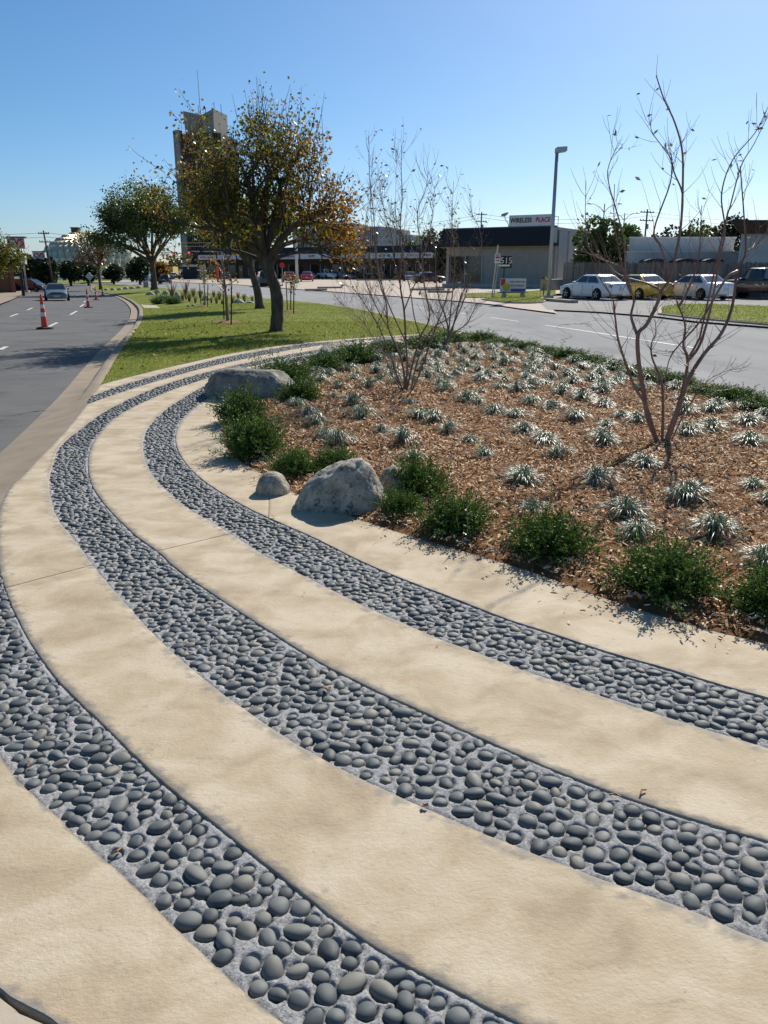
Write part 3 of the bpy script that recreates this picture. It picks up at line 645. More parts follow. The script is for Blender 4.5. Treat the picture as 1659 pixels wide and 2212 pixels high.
c3 = lambda x, y: (788.3 + x * .5249, 909.6 + y * .5249); c1 = lambda x, y: (394.2 + x * .3838, 727.7 + y * .3838); c2 = lambda x, y: (970.2 + x * .4152, 697.3 + y * .4152)
near = [c3(*q) for q in ((150, 95), (345, 45), (430, 95), (490, 152), (655, 48), (735, 92), (800, 150), (978, 100), (995, 32), (1150, 195), (650, 255), (962, 268), (690, 375), (1075, 405), (1330, 335), (1605, 290), (1445, 485), (1130, 500), (1665, 355), (1650, 612), (1430, 40), (1588, 100), (1335, 60), (65, 45), (195, 172))]
mid = [c1(*q) for q in ((640, 395), (700, 450), (745, 500), (800, 575), (875, 610), (850, 340), (955, 385), (1010, 455), (1120, 525), (1320, 460), (1405, 485), (1505, 535), (1280, 380), (1050, 285), (930, 190), (960, 245), (750, 200), (770, 255), (1100, 140), (1450, 275), (1600, 360), (1430, 175), (1560, 200))] + \
      [c2(*q) for q in ((60, 400), (150, 425), (230, 470), (345, 490), (430, 425), (540, 450), (660, 510), (900, 490), (985, 520), (800, 435), (690, 400), (590, 375), (360, 360), (265, 345), (1230, 480), (1215, 400), (1400, 450), (1370, 465), (1540, 450), (1560, 530), (1380, 555), (1240, 585), (830, 555), (1650, 500), (1500, 520))]
tufts = []
for (px, py) in near + mid:
    p = at(px, py + 4); tufts.append((p.x, p.y + .05))
gx = np.arange(-1.6, 5.2, .50)
for row in range(20):
    y = 11.2 + row * .47
    for x in gx:
        xx = x + (row % 2) * .23 + random.gauss(0, .05); yy = y + random.gauss(0, .07) - x * .12
        if yy < 10.9: continue
        tufts.append((xx, yy))
pts = np.array(tufts); ok = inside(bed_poly, pts)
shrinkL = np.array([min(np.hypot(*(cBed - p).T).min(), np.hypot(*(np.array(krb) - p).T).min()) for p in pts])
done = []; ti = 0; tuft_objs = []
nlab = {0: 'front', 1: 'middle', 2: 'back'}
keepnear = {9: 'pale striped tuft directly in front of the right bare bush', 10: 'striped tuft behind the juniper beside the weed stalk', 11: 'wide drooping striped tuft in open mulch left of the right bare bush',
            12: 'striped tuft just behind the front-row junipers, nearest the weed stalk', 13: 'upright striped tuft behind the gap between the two nearest junipers', 14: 'wide greenish striped tuft right of the upright tuft in the near mulch',
            15: 'full striped tuft at the right picture edge, right of the right bare bush', 16: 'striped tuft behind the nearest round juniper', 17: 'flattened pale tuft hidden partly by the front-row junipers', 19: 'striped tuft beside the juniper cut off by the right picture edge',
            0: 'double striped tuft above the humped boulder', 3: 'sparse pale tuft alone in mulch near the front-row junipers', 6: 'green less striped tuft lying flat in the mulch', 7: 'dome-shaped striped tuft left of the right bare bush'}
for i, (x, y) in enumerate(tufts):
    if not ok[i] or shrinkL[i] < (.12 if i < 73 else .38): continue
    if any((x - a) ** 2 + (y - b) ** 2 < (.2 if i < 73 else .36) ** 2 for a, b in done): continue
    if i >= 73 and (math.hypot(x - .32, y - 11.2) < .25 or abs(x) > .49 * (y * CP + EYE * SP) + .5): continue
    done.append((x, y)); s_ = random.choice((.15, .18, .2, .215, .23, .245)) * (1.0 if i < 73 else .98)
    o = link('liriope_tuft', TUF[ti % 6], None, None, (x, y, mulch_z(x, y) - .01), (random.gauss(0, .1), random.gauss(0, .1), random.uniform(0, 6.28))); ti += 1
    o.scale = (s_, s_, s_ * random.uniform(.62, .88))
    lb = keepnear.get(i) if i < 25 else None
    if not lb:
        if y < 8.2: lb = 'green and cream striped grass tuft in the mulch nearer than the right bare bush'
        elif y < 11.0: lb = 'green and cream striped grass tuft in the middle rows between the two bare bushes'
        else: lb = 'green and cream striped grass tuft in the dense back rows near the street kerb'
    o['own'] = 1 if (i < 25 and i in keepnear) else 0; tuft_objs.append(o); tag(o, lb, 'grass tuft', 'striped tufts in the mulch')

ORD = 'first second third fourth fifth sixth seventh eighth ninth tenth eleventh twelfth thirteenth fourteenth fifteenth sixteenth seventeenth eighteenth nineteenth twentieth twenty-first twenty-second twenty-third twenty-fourth twenty-fifth'.split()
rows = {}
for o in tuft_objs: rows.setdefault(int((o.location.y - 4.4) / .62), []).append(o)
for rn, k in enumerate(sorted(rows)):
    for j, o in enumerate(sorted(rows[k], key=lambda q: q.location.x)):
        if not o['own']: o['label'] = f'striped grass tuft, {ORD[j]} from left in the {ORD[min(rn, 24)]} row back from the front junipers'
        del o['own']
# thin weed stalk, stake flag, stray leaves
mb = MB(); wp = at(1008, 1172)
mb.tube([(wp.x, wp.y, .0), (wp.x + .004, wp.y, .10), (wp.x - .003, wp.y + .004, .21), (wp.x + .002, wp.y, .31)], [.004, .0035, .003, .0015], 5)
wd = empty('weed_stalk', (0, 0, 0), 0, 'thin green weed stalk standing beside the front-row juniper', 'weed'); mb.build('stalk', pm('weed_green', [(.12, .2, .05), (.2, .3, .08)], 20), wd, 3)
for k in range(11):
    a = k * 2.4; z = .03 + .02 * k; q = MB(); c = Vector((wp.x, wp.y, z)); d = Vector((math.cos(a), math.sin(a), .35)) * .03 * (1.3 - k * .07); s_ = Vector((-math.sin(a), math.cos(a), 0)) * .011
    q.add([c, c + d * .5 + s_, c + d, c + d * .5 - s_], [(0, 1, 2, 3)]); q.build('leaf', M['lir_green'], wd)
fp = at(1580, 1250); fk = empty('marker_flag', (0, 0, 0), 0, 'small red and white irrigation marker lying in the mulch', 'marker')
MB().tube([(fp.x - .05, fp.y - .03, .02), (fp.x + .05, fp.y + .02, .065)], .004, 5).build('rod', pm('red_plastic', [(.55, .03, .04)], rough=.4), fk)
MB().box((fp.x + .055, fp.y + .023, .07), (.022, .012, .016), .4).build('tip', pm('white_plastic', [(.8, .78, .74)], rough=.4), fk, bevel=(.003, 1))
M['dead'] = pm('dead_leaf', [(.16, .07, .03), (.3, .15, .07), (.42, .26, .13)], 30, 3, .7, island=.6)
def dead_leaf(px, py, s, label, z=.004):
    p = at(px, py); r_ = random.Random(px); n = 9; vs = [(p.x, p.y, z + .004)]
    for k in range(n):
        a = 2 * math.pi * k / n; rr = s * r_.uniform(.55, 1.1); vs.append((p.x + rr * math.cos(a), p.y + rr * .75 * math.sin(a), z + r_.uniform(.001, .012)))
    mb = MB(); mb.add(vs, [(0, 1 + k, 1 + (k + 1) % n) for k in range(n)]); mb.add([(v[0], v[1], v[2] - .0015) for v in vs], [(0, 1 + (k + 1) % n, 1 + k) for k in range(n)])
    tag(mb.build('dead_leaf', M['dead']), label, 'leaf', 'fallen leaves on the path')
dead_leaf(917, 1746, .013, 'small curled brown leaf on the tan slab between cobbled bands')
dead_leaf(708, 1494, .02, 'brown leaf lying on the pebbles of the middle cobbled band', .012)
dead_leaf(1316, 1214, .035, 'grey brown dead leaf in mulch left of the nearest round juniper', .03)
for k, (px, py) in enumerate(((240, 1850), (60, 1660), (1340, 1725), (1395, 1710))):
    p = at(px, py); mb = MB(); a = .5 + k; mb.tube([(p.x, p.y, .008), (p.x + .018 * math.cos(a), p.y + .018 * math.sin(a), .012), (p.x + .036 * math.cos(a + .4), p.y + .036 * math.sin(a + .4), .008)], .0035, 5)
    tag(mb.build('twig_scrap', M['dead']), ('brown bark scrap at the left edge of the nearest cobbled band', 'tiny bark scrap at the far left end of the nearest cobbled band', 'tiny bark scrap on the tan slab above the middle cobbled band', 'second tiny bark scrap right of the one above the middle cobbled band')[k], 'twig', 'bark scraps on the path')

# ---------------------------------------------------------------- bare multi-stemmed bushes
def leaf_quads(C, U, L, Wd):
    C = np.asarray(C, float); U = np.asarray(U, float); n = len(C); U /= np.linalg.norm(U, axis=1)[:, None] + 1e-9
    r_ = rng.normal(size=(n, 3)); S = np.cross(U, r_); S /= np.linalg.norm(S, axis=1)[:, None] + 1e-9
    L = np.broadcast_to(L, n)[:, None]; Wd = np.broadcast_to(Wd, n)[:, None]
    V = np.stack([C, C + U * L * .5 + S * Wd, C + U * L, C + U * L * .5 - S * Wd], 1).reshape(-1, 3)
    return V, np.arange(4 * n).reshape(-1, 4)
def twiggy(name, label, stems, Y0, tw=22, leaves=0, seed=0, rmain=.016, spread=.25, tl=.55, group=None, leaf_top=None, dz=.0):
    """stems: (pixel polyline, radius factor, depth lean); laid out in the plant's own plane at distance Y0"""
    r_ = random.Random(seed); bp = atd(*stems[0][0][0], Y0); root = empty(name, (bp.x, Y0, .0), 0, label, 'bush', group); org = Vector((bp.x, Y0, 0))
    tips = []; LC = []; LU = []; twm = MB()
    for (pl, rf, lean) in stems:
        P = []; n = len(pl)
        for i, (px, py) in enumerate(pl):
            t = i / (n - 1); P.append(atd(px, py, Y0 + lean * t * (1 if n > 2 else .5)) - org)
        if len(pl[0]) and P[0].z < .12: P[0].z = 0.0
        Q = [Vector(q) for q in cr([tuple(p) for p in P], 5)]; k = len(Q)
        rad = [max(.0016, rmain * rf * (1 - .82 * (i / (k - 1)) ** .9)) for i in range(k)]
        mb = MB(); mb.tube(Q, rad, 7); mb.build('stem', M['bark_cm'], root, 3)
        for _ in range(int(tw * (.5 + rf))):
            t = r_.uniform(.35, 1); i = min(k - 2, int(t * (k - 1))); d = (Q[i + 1] - Q[i]).normalized()
            s_ = Vector((r_.gauss(0, 1), r_.gauss(0, 1), r_.gauss(0, .3))).normalized()
            L = tl * r_.uniform(.3, 1.0) * (1.2 - .6 * t); q = Q[i]; dd = (d * .8 + s_ * .75).normalized(); pts = [q]
            for s in range(4):
                dd = (dd + Vector((r_.gauss(0, .12), r_.gauss(0, .12), r_.uniform(.0, .28)))).normalized(); pts.append(pts[-1] + dd * L / 4)
            twm.tube(pts, [max(.0015, rad[i] * .42), .0023, .0019, .0015, .001], 3, cap=False)
            if r_.random() < .55:
                a = pts[2]; e = (dd + Vector((r_.gauss(0, .8), r_.gauss(0, .8), .2))).normalized(); twm.tube([a, a + e * L * .25, a + e * L * .45 + Vector((0, 0, .04))], [.0018, .0015, .001], 3, cap=False)
            tips.append((pts, pts[-1].z))
    twm.build('twigs', M['twig'], root, 3)['kind'] = 'stuff'
    tips.sort(key=lambda a: -a[1])
    for pts, z in (tips if not leaf_top else [t for t in tips if t[1] > leaf_top] + tips[::5]):
        for _ in range(leaves):
            if r_.random() < .5:
                c = pts[r_.randint(1, 4)]; LC.append(tuple(c)); LU.append((r_.gauss(0, 1), r_.gauss(0, 1), r_.gauss(.1, .5)))
    if LC:
        V, F = leaf_quads(LC, LU, rng.uniform(.03, .075, len(LC)), rng.uniform(.008, .016, len(LC)))
        o = link('leaves', np_mesh('leaves', V, F), M['leaf_dull'], root); o['kind'] = 'stuff'
    return root
q7 = lambda L: [(1182.5 + x * .3838, 151.6 + y * .3838) for x, y in L]; q6 = lambda L: [(697.4 + x * .2741, 272.9 + y * .2741) for x, y in L]
Yr = at(1433, 962).y
twiggy('bare_bush', 'tall bare multi-stemmed bush with reddish brown stems at right', [
 (q7([(628, 2112), (568, 1960), (540, 1800), (515, 1650), (510, 1490), (560, 1430), (620, 1310), (642, 1240), (690, 1170), (728, 1010), (752, 870), (762, 650), (758, 450), (715, 290), (655, 160), (612, 30)]), 1.25, -.1),
 (q7([(510, 1500), (480, 1420), (472, 1370), (486, 1285), (440, 1180), (400, 1000), (375, 830), (378, 640)]), .8, .1),
 (q7([(645, 2110), (650, 1900), (640, 1750), (590, 1620), (585, 1540), (610, 1480), (605, 1400)]), .8, .25),
 (q7([(658, 2112), (700, 1990), (750, 1840), (790, 1640), (765, 1550), (775, 1440), (740, 1330), (705, 1240)]), 1.15, -.2),
 (q7([(668, 2105), (720, 1960), (790, 1750), (880, 1600), (980, 1480), (1040, 1330), (1070, 1130), (1115, 1020), (1105, 800), (1085, 540)]), 1.3, .2),
 (q7([(620, 2105), (560, 1900), (490, 1780), (430, 1620), (395, 1500), (380, 1380), (365, 1280), (300, 1180), (240, 1040)]), .85, -.3),
 (q7([(690, 2090), (760, 1950), (830, 1840), (880, 1770), (960, 1710), (1070, 1675)]), .45, .3),
 (q7([(790, 1640), (850, 1560), (890, 1450), (930, 1290), (970, 1060), (1000, 900), (980, 700), (1040, 510), (1170, 350), (1250, 190)]), .75, .25),
 (q7([(800, 1610), (850, 1520), (870, 1450), (1000, 870), (1030, 760), (1090, 540), (1160, 420), (1245, 250)]), .6, -.25),
 (q7([(740, 1330), (790, 1240), (850, 1060), (868, 760)]), .7, -.1),
 (q7([(486, 1285), (420, 1120), (250, 1030), (215, 850), (218, 620)]), .5, .2),
 (q7([(440, 1180), (430, 960), (385, 780), (350, 660), (340, 560), (385, 440), (410, 390)]), .45, .1),
 (q7([(690, 1170), (640, 1000), (600, 900), (690, 640), (700, 500), (690, 470)]), .6, -.2),
 (q7([(642, 1240), (560, 1200), (400, 1150), (300, 1050), (240, 1040)]), .6, .2),
 (q7([(752, 870), (760, 700), (715, 580), (690, 490), (590, 350), (585, 270)]), .5, .3),
 (q7([(1070, 1130), (1000, 1180), (870, 1400), (730, 1560), (680, 1650), (650, 1840)]), .7, -.3),
 (q7([(1115, 1020), (1180, 980), (1250, 880)]), .35, .1)], Yr, 12, 1, 5, .0205, tl=.62, leaf_top=2.35)
Yl = at(878, 847).y
twiggy('bare_bush', 'spreading bare bush with sparse dull leaves, left of centre in the mulch bed', [
 (q6([(640, 2090), (640, 1950), (600, 1780), (520, 1600), (500, 1400), (450, 1240), (420, 1000), (400, 700), (370, 400), (362, 80)]), 1.0, -.2),
 (q6([(650, 2090), (665, 1900), (655, 1700), (640, 1450), (610, 1250), (620, 1050), (640, 920), (610, 780), (625, 560), (618, 350), (620, 150)]), 1.1, .1),
 (q6([(660, 2090), (700, 1900), (770, 1660), (840, 1500), (800, 1250), (780, 1000), (745, 690), (810, 500), (832, 350)]), .95, .3),
 (q6([(635, 2090), (580, 1950), (500, 1720), (430, 1560), (330, 1400), (250, 1290), (180, 1250)]), .8, -.35),
 (q6([(630, 2090), (560, 1990), (480, 1800), (380, 1640), (300, 1520), (200, 1430), (150, 1400)]), .7, .3),
 (q6([(700, 2085), (760, 1950), (850, 1700), (900, 1560), (960, 1400), (1000, 1200), (1010, 900), (1030, 430)]), .9, -.2),
 (q6([(690, 2085), (740, 1870), (800, 1730), (860, 1600), (1000, 1500), (1080, 1380), (1140, 1200)]), .8, .3),
 (q6([(655, 1700), (560, 1500), (490, 1330), (440, 1150), (400, 880), (375, 560), (400, 170)]), .7, .2),
 (q6([(640, 1450), (700, 1300), (740, 1200), (830, 900), (870, 640), (880, 460)]), .6, -.2),
 (q6([(600, 1780), (530, 1620), (420, 1420), (330, 1200), (320, 1000), (340, 720), (375, 560)]), .6, -.3),
 (q6([(610, 1250), (560, 1050), (540, 850), (480, 650), (470, 430)]), .5, .25),
 (q6([(770, 1660), (720, 1500), (690, 1300), (640, 1080), (600, 860), (575, 700), (580, 180)]), .6, .3),
 (q6([(645, 2090), (610, 1980), (540, 1820), (490, 1990)]), .35, .2)], Yl, 33, 2, 9, .0165, tl=.75, leaf_top=1.6)
Yb = 17.2
twiggy('bare_bush', 'smaller bare bush at the back of the bed near the street kerb', [
 (q6([(930, 1770), (1000, 1660), (1060, 1450), (1090, 1330), (1130, 1240), (1100, 1000), (1020, 850)]), 1.0, -.2),
 (q6([(935, 1770), (990, 1640), (960, 1480), (920, 1380), (890, 1200), (880, 950), (790, 800)]), 1.0, .2),
 (q6([(940, 1770), (985, 1660), (1010, 1420), (1040, 1100), (1020, 800), (1010, 600)]), .9, .1),
 (q6([(940, 1770), (1020, 1640), (1130, 1560), (1180, 1470), (1230, 1400)]), .7, -.4),
 (q6([(945, 1770), (960, 1600), (880, 1480), (830, 1380), (760, 1300)]), .6, .4),
 (q6([(985, 1660), (1100, 1400), (1160, 1200), (1250, 960), (1230, 800), (1180, 700), (1150, 520)]), .6, .3)], Yb, 32, 2, 13, .024, tl=.8, leaf_top=2.2)
# ================================================================ trees
M['bark'] = pm('rough_bark', [(.05, .038, .03), (.10, .078, .06), (.16, .13, .105)], 7, 8, 0.9, 0.9, 26, 0.2, stretch=(1, 1, .3), bdist=.03)
M['lf_olive'] = pm('olive_leaf', [(.035, .05, .01), (.08, .095, .014), (.16, .16, .02), (.32, .27, .035)], .8, 3, .42, 0, spec=.45, island=.75, transl=.5)
M['lf_rust'] = pm('rust_leaf', [(.08, .04, .012), (.19, .085, .018), (.32, .15, .022), (.44, .28, .04)], .8, 3, .42, 0, spec=.45, island=.75, transl=.5)
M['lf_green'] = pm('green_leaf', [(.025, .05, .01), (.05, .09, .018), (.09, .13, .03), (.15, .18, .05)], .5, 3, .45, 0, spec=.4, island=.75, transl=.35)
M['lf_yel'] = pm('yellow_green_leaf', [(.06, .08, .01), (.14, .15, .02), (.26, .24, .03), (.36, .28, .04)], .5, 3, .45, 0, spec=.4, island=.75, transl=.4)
M['lf_dark'] = pm('dark_leaf', [(.012, .025, .010), (.025, .045, .016), (.045, .07, .025)], .5, 3, .5, 0, spec=.35, island=.75, transl=.2)
M['lf_red'] = pm('dark_red_leaf', [(.035, .018, .012), (.09, .035, .02), (.15, .06, .025), (.13, .10, .03)], .5, 3, .45, 0, spec=.4, island=.75, transl=.35)
def grow(T, tips, p, d, L, r, lvl, maxl, r_, up=.15, wig=.16, kids=(4, 6), kl=.62, sp=.8, sides=5):
    n = 5; pts = [p]; dd = Vector(d).normalized()
    for i in range(n - 1):
        dd = (dd + Vector((r_.gauss(0, wig), r_.gauss(0, wig), r_.gauss(up * .4, wig * .7)))).normalized(); pts.append(pts[-1] + dd * L / (n - 1))
    rr = [max(.004, r * (1 - .62 * i / (n - 1))) for i in range(n)]
    T.tube(pts, rr, max(3, sides - lvl), cap=False)
    if lvl >= maxl - 1: tips.append((pts, lvl))
    if lvl < maxl:
        for k in range(r_.randint(*kids)):
            t = r_.uniform(.3, 1) if k else 1.0; i = min(n - 2, int(t * (n - 1))); q = pts[i].lerp(pts[i + 1], t * (n - 1) - i)
            s_ = Vector((r_.gauss(0, 1), r_.gauss(0, 1), r_.gauss(.1, .6))); s_ = (s_ - dd * s_.dot(dd)).normalized()
            nd = (dd + s_ * sp * r_.uniform(.6, 1.3) + Vector((0, 0, up))).normalized()
            grow(T, tips, q, nd, L * kl * r_.uniform(.75, 1.2), rr[min(i + 1, n - 1)] * .62, lvl + 1, maxl, r_, up, wig, kids, kl, sp, sides)
def leaf_set(tips, per, size, spread, r_, sel=None):
    C = []; U = []
    for pts, lv in tips:
        for _ in range(per):
            c = pts[r_.randint(1, 4)] + Vector((r_.gauss(0, spread), r_.gauss(0, spread), r_.gauss(-.1 * spread, spread * .8)))
            if sel and not sel(c): continue
            C.append(tuple(c)); U.append((r_.gauss(0, 1), r_.gauss(0, 1), r_.gauss(-.3, .8)))
    n = len(C)
    if not n: return None
    s = size * rng.uniform(.6, 1.3, n)
    return np_mesh('crown', *leaf_quads(C, U, s, s * rng.uniform(.24, .4, n)))
def crown_part(root, me, mat):
    if me: o = link('crown', me, M[mat], root); return o

# --- the near autumn tree: leaning trunk, broad crown, upright shoots
def near_tree():
    r_ = random.Random(4); Y = at(597, 716).y; b = at(597, 716); root = empty('autumn_tree', (b.x, Y, 0), 0, 'near autumn tree on the lawn with leaning trunk and rusty brown crown', 'tree', 'trees on the median'); org = Vector((b.x, Y, 0))
    px = lambda L, lean=0: [atd(x, y, Y + lean * i / max(1, len(L) - 1)) - org for i, (x, y) in enumerate(L)]
    tr = px([(597, 716), (598, 690), (599, 655), (594, 620), (583, 590), (573, 566), (568, 548)]); tr[0].z = -.05
    Q = [Vector(q) for q in cr([tuple(p) for p in tr], 3)]; k = len(Q)
    mb = MB(); mb.tube(Q, [.185 * (1 - .22 * i / k) + (.06 if i == 0 else .02 if i == 1 else 0) for i in range(k)], 12)
    for v in range(len(mb.v)):
        p = Vector(mb.v[v]); mb.v[v] = tuple(p + Vector((1, .5, .2)) * .03 * mnoise.noise(p * 5))
    mb.build('trunk', M['bark'], root, 3)
    limbs = [([(575, 566), (625, 548), (665, 543), (700, 535)], .06, -.6), ([(574, 566), (520, 545), (465, 540), (440, 538)], .06, .7), ([(570, 555), (545, 500), (515, 455), (465, 425), (410, 405)], .12, .6), ([(572, 560), (560, 500), (545, 430), (530, 380)], .12, -.7), ([(570, 552), (590, 490), (602, 430), (608, 385)], .12, .5),
             ([(575, 566), (610, 515), (640, 485), (672, 468)], .11, -.5), ([(573, 562), (540, 530), (490, 505), (440, 490)], .10, -1.2), ([(580, 580), (600, 540), (630, 522), (668, 515)], .085, 1.2), ([(570, 555), (572, 480), (578, 420), (580, 370)], .1, 1.6), ([(568, 550), (555, 510), (520, 470), (480, 460)], .09, -1.8)]
    T = MB(); tips = []
    for L, r0, lean in limbs:
        P = px(L, lean); Q = [Vector(q) for q in cr([tuple(p) for p in P], 3)]; k = len(Q)
        lm = MB(); lm.tube(Q, [r0 * (1 - .6 * i / k) for i in range(k)], 7); lm.build('limb', M['bark'], root, 3)
        for j in range(8):
            t = r_.uniform(.3, 1) if j > 1 else 1; i = min(k - 2, int(t * (k - 1))); d = (Q[i + 1] - Q[i]).normalized()
            s_ = Vector((r_.gauss(0, 1), r_.gauss(0, 1), r_.gauss(.2, .7))); s_ = (s_ - d * s_.dot(d)).normalized()
            grow(T, tips, Q[i], (d * .6 + s_ * .8 + Vector((0, 0, .25))), r_.uniform(.75, 1.2), r0 * .4, 1, 3, r_, .2, .14, (4, 5), .62, .85)
    # long upright shoots that clear the crown
    top = [t for t in tips if t[0][-1].z > 3.0]
    for k in range(170):
        pts, _ = r_.choice(top); q = pts[-1]; L = r_.uniform(.35, 1.1); out = (Vector((q.x, q.y, q.z * .25 + .8))).normalized() if abs(q.x) > 1.8 else Vector((q.x * .2 + r_.gauss(0, .15), r_.gauss(0, .2), 1))
        dd = (out + Vector((r_.gauss(0, .12), r_.gauss(0, .12), 0))).normalized(); P = [q]
        for s in range(4): dd = (dd + Vector((r_.gauss(0, .05), r_.gauss(0, .05), .05))).normalized(); P.append(P[-1] + dd * L / 4)
        T.tube(P, [.010, .008, .0065, .005, .004], 3, cap=False)
        if r_.random() < .45: tips.append((P, 9))
    o = T.build('branches', M['bark'], root, 3); o['kind'] = 'stuff'
    rust = lambda c: c.x > 1.1 + r_.gauss(0, .5) or (c.x < -1.9 and r_.random() < .5) or r_.random() < .14
    st = r_.getstate(); tips = [t for t in tips if r_.random() < .82]
    a = [t for t in tips if rust(t[0][2])]; b_ = [t for t in tips if t not in a]
    crown_part(root, leaf_set(b_, 9, .095, .13, r_), 'lf_olive'); crown_part(root, leaf_set(a, 12, .095, .13, r_), 'lf_rust')
    return root
near_tree()
def simple_tree(name, label, px, py, top, halfw, Y=None, mats=('lf_green',), seed=0, fork=.3, trunk_r=.2, limbs=6, leaf=.12, per=10, maxl=3, group=None, cat='tree', spread=.22, lean=0.0, up=.12, split=None, kids=(3, 5), kl=.62):
    """px,py base in picture units; top: picture row of the crown's top; halfw: picture half width"""
    r_ = random.Random(seed); g = atg(px, py) if Y is None else None
    if Y is not None:
        p = atd(px, py, Y); g = Vector((p.x, Y, base(p.x, Y)))
    H = atd(px, top, g.y).z - g.z; W_ = halfw * g.y / FPX * 1.02
    root = empty(name, (g.x, g.y, g.z), 0, label, cat, group); fz = H * fork
    tr = [Vector((0, 0, -.1)), Vector((lean * .3, 0, fz * .5)), Vector((lean, 0, fz)), Vector((lean * 1.2, 0, fz + H * .12))]
    Q = [Vector(q) for q in cr([tuple(p) for p in tr], 3)]
    mb = MB(); mb.tube(Q, [trunk_r * (1.35 if i == 0 else 1 - .05 * i) for i in range(len(Q))], 9); mb.build('trunk', M['bark'], root, 3)
    T = MB(); tips = []
    for k in range(limbs):
        a = 2 * math.pi * (k + r_.uniform(-.3, .3)) / limbs; e = r_.uniform(.35, 1.25) if k else 1.5
        d = Vector((math.cos(a) * math.cos(e), math.sin(a) * math.cos(e), math.sin(e)))
        reach = 1 / math.sqrt((math.cos(e) / W_) ** 2 + (math.sin(e) / max(.1, H - fz)) ** 2)
        grow(T, tips, Q[-1 if k % 2 else -3], d, reach * .62, trunk_r * .55, 0, maxl, r_, up, .13, kids, kl, .85, 7)
    o = T.build('branches', M['bark'], root, 3); o['kind'] = 'stuff'
    if len(mats) == 1: crown_part(root, leaf_set(tips, per, leaf, spread, r_), mats[0])
    else:
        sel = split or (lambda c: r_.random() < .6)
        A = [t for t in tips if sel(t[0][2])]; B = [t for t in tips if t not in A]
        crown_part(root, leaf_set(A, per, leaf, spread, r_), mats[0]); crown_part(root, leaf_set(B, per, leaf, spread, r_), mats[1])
    return root
simple_tree('autumn_tree', 'second autumn tree just behind the near leaning tree, straight dark trunk', 562, 667, 470, 125, None, ('lf_olive', 'lf_yel'), 6, .42, .2, 9, .16, 17, 3, 'trees on the median', spread=.25, lean=-.3)
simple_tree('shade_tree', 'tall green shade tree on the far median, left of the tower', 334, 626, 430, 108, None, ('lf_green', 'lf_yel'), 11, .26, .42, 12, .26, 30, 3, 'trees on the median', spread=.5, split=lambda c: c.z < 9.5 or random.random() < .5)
simple_tree('autumn_tree', 'dark red small tree in front of the gold dome', 216, 612, 516, 44, 118, ('lf_red', 'lf_olive'), 15, .35, .22, 8, .26, 10, 2, 'trees on the median', spread=.4, split=lambda c: c.x < 1.0 or random.random() < .5, kids=(4, 6))
simple_tree('street_tree', 'yellow green tree at the left picture edge before the pharmacy signs', -30, 640, 478, 58, 62, ('lf_yel', 'lf_green'), 19, .2, .16, 12, .17, 20, 3, spread=.28, kids=(4, 5))
# saplings held by stakes
M['stake'] = pm('steel_stake', [(.02, .02, .02), (.05, .045, .04)], 10, rough=.6)
M['mulch2'] = pm('mulch_ring', [(.18, .08, .04), (.32, .17, .09)], 14, 6, .95, .8, 50, bdist=.03)
M['tape'] = pm('white_wrap', [(.6, .6, .58)], rough=.6)
def sapling(label, px, py, toppx, toppy, stakes, seed, lean=0.0, leaf=True, mat='lf_olive', r=.04):
    g = atg(px, py); r_ = random.Random(seed); root = empty('staked_sapling', g, 0, label, 'sapling', 'staked saplings on the lawn')
    tp = atd(toppx, toppy, g.y) - g; P = [Vector((0, 0, -.02)), Vector((tp.x * .25, .02, tp.z * .3)), Vector((tp.x * .7, -.02, tp.z * .65)), tp]
    Q = [Vector(q) for q in cr([tuple(p) for p in P], 4)]; mb = MB(); mb.tube(Q, [r * (1.1 - .75 * i / len(Q)) for i in range(len(Q))], 7); mb.build('trunk', M['bark_cm'], root, 3)
    T = MB(); tips = []
    for k in range(9):
        i = r_.randint(len(Q) // 2, len(Q) - 2); d = Vector((r_.gauss(0, 1), r_.gauss(0, 1), .9)).normalized()
        grow(T, tips, Q[i], d, tp.z * .22, r * .35, 1, 2, r_, .25, .1, (2, 3), .6, .7)
    T.build('branches', M['twig'], root, 3)['kind'] = 'stuff'
    if leaf: crown_part(root, leaf_set(tips, 5, .09, .08, r_), mat)
    for (sx, sy, st) in stakes:
        s0 = atg(sx, sy) - g; s1 = atd(sx - (3 if sx < px else -1), st, s0.y + g.y) - g
        mb = MB(); mb.tube([s0 + Vector((0, 0, -.1)), s1], .024, 6); s_ = mb.build('stake', M['stake'], root)
        mb = MB(); mb.tube([s1 + Vector((0, 0, -.18)), s1 + Vector((0, 0, .01))], .027, 6); mb.build('wrap', M['tape'], s_)
    mb = MB(); n = 22; vs = [(0, 0, .07)]
    for q in range(n):
        a = 2 * math.pi * q / n; rr = .48 * r_.uniform(.85, 1.15); vs.append((rr * math.cos(a), rr * math.sin(a), .012))
    for q in range(n):
        a = 2 * math.pi * q / n; rr = .25 * r_.uniform(.85, 1.15); vs.append((rr * math.cos(a), rr * math.sin(a), .06))
    mb.add(vs, [(0, 1 + n + q, 1 + n + (q + 1) % n) for q in range(n)] + [(1 + n + q, 1 + q, 1 + (q + 1) % n, 1 + n + (q + 1) % n) for q in range(n)]); mb.build('mulch_ring', M['mulch2'], root, 3)
sapling('tall staked sapling left of the near leaning tree trunk', 492, 697, 481, 556, [(499, 702, 607), (484, 690, 605)], 31, mat='lf_rust', r=.055)
sapling('short bare staked sapling right of the near leaning tree trunk', 628, 673, 628, 600, [(621, 672, 610), (634, 678, 608)], 37, mat='lf_olive', r=.03)
sapling('staked sapling farther back, left of the tall staked one', 443, 662, 440, 585, [(434, 658, 612), (448, 663, 614)], 39, mat='lf_olive', r=.035)

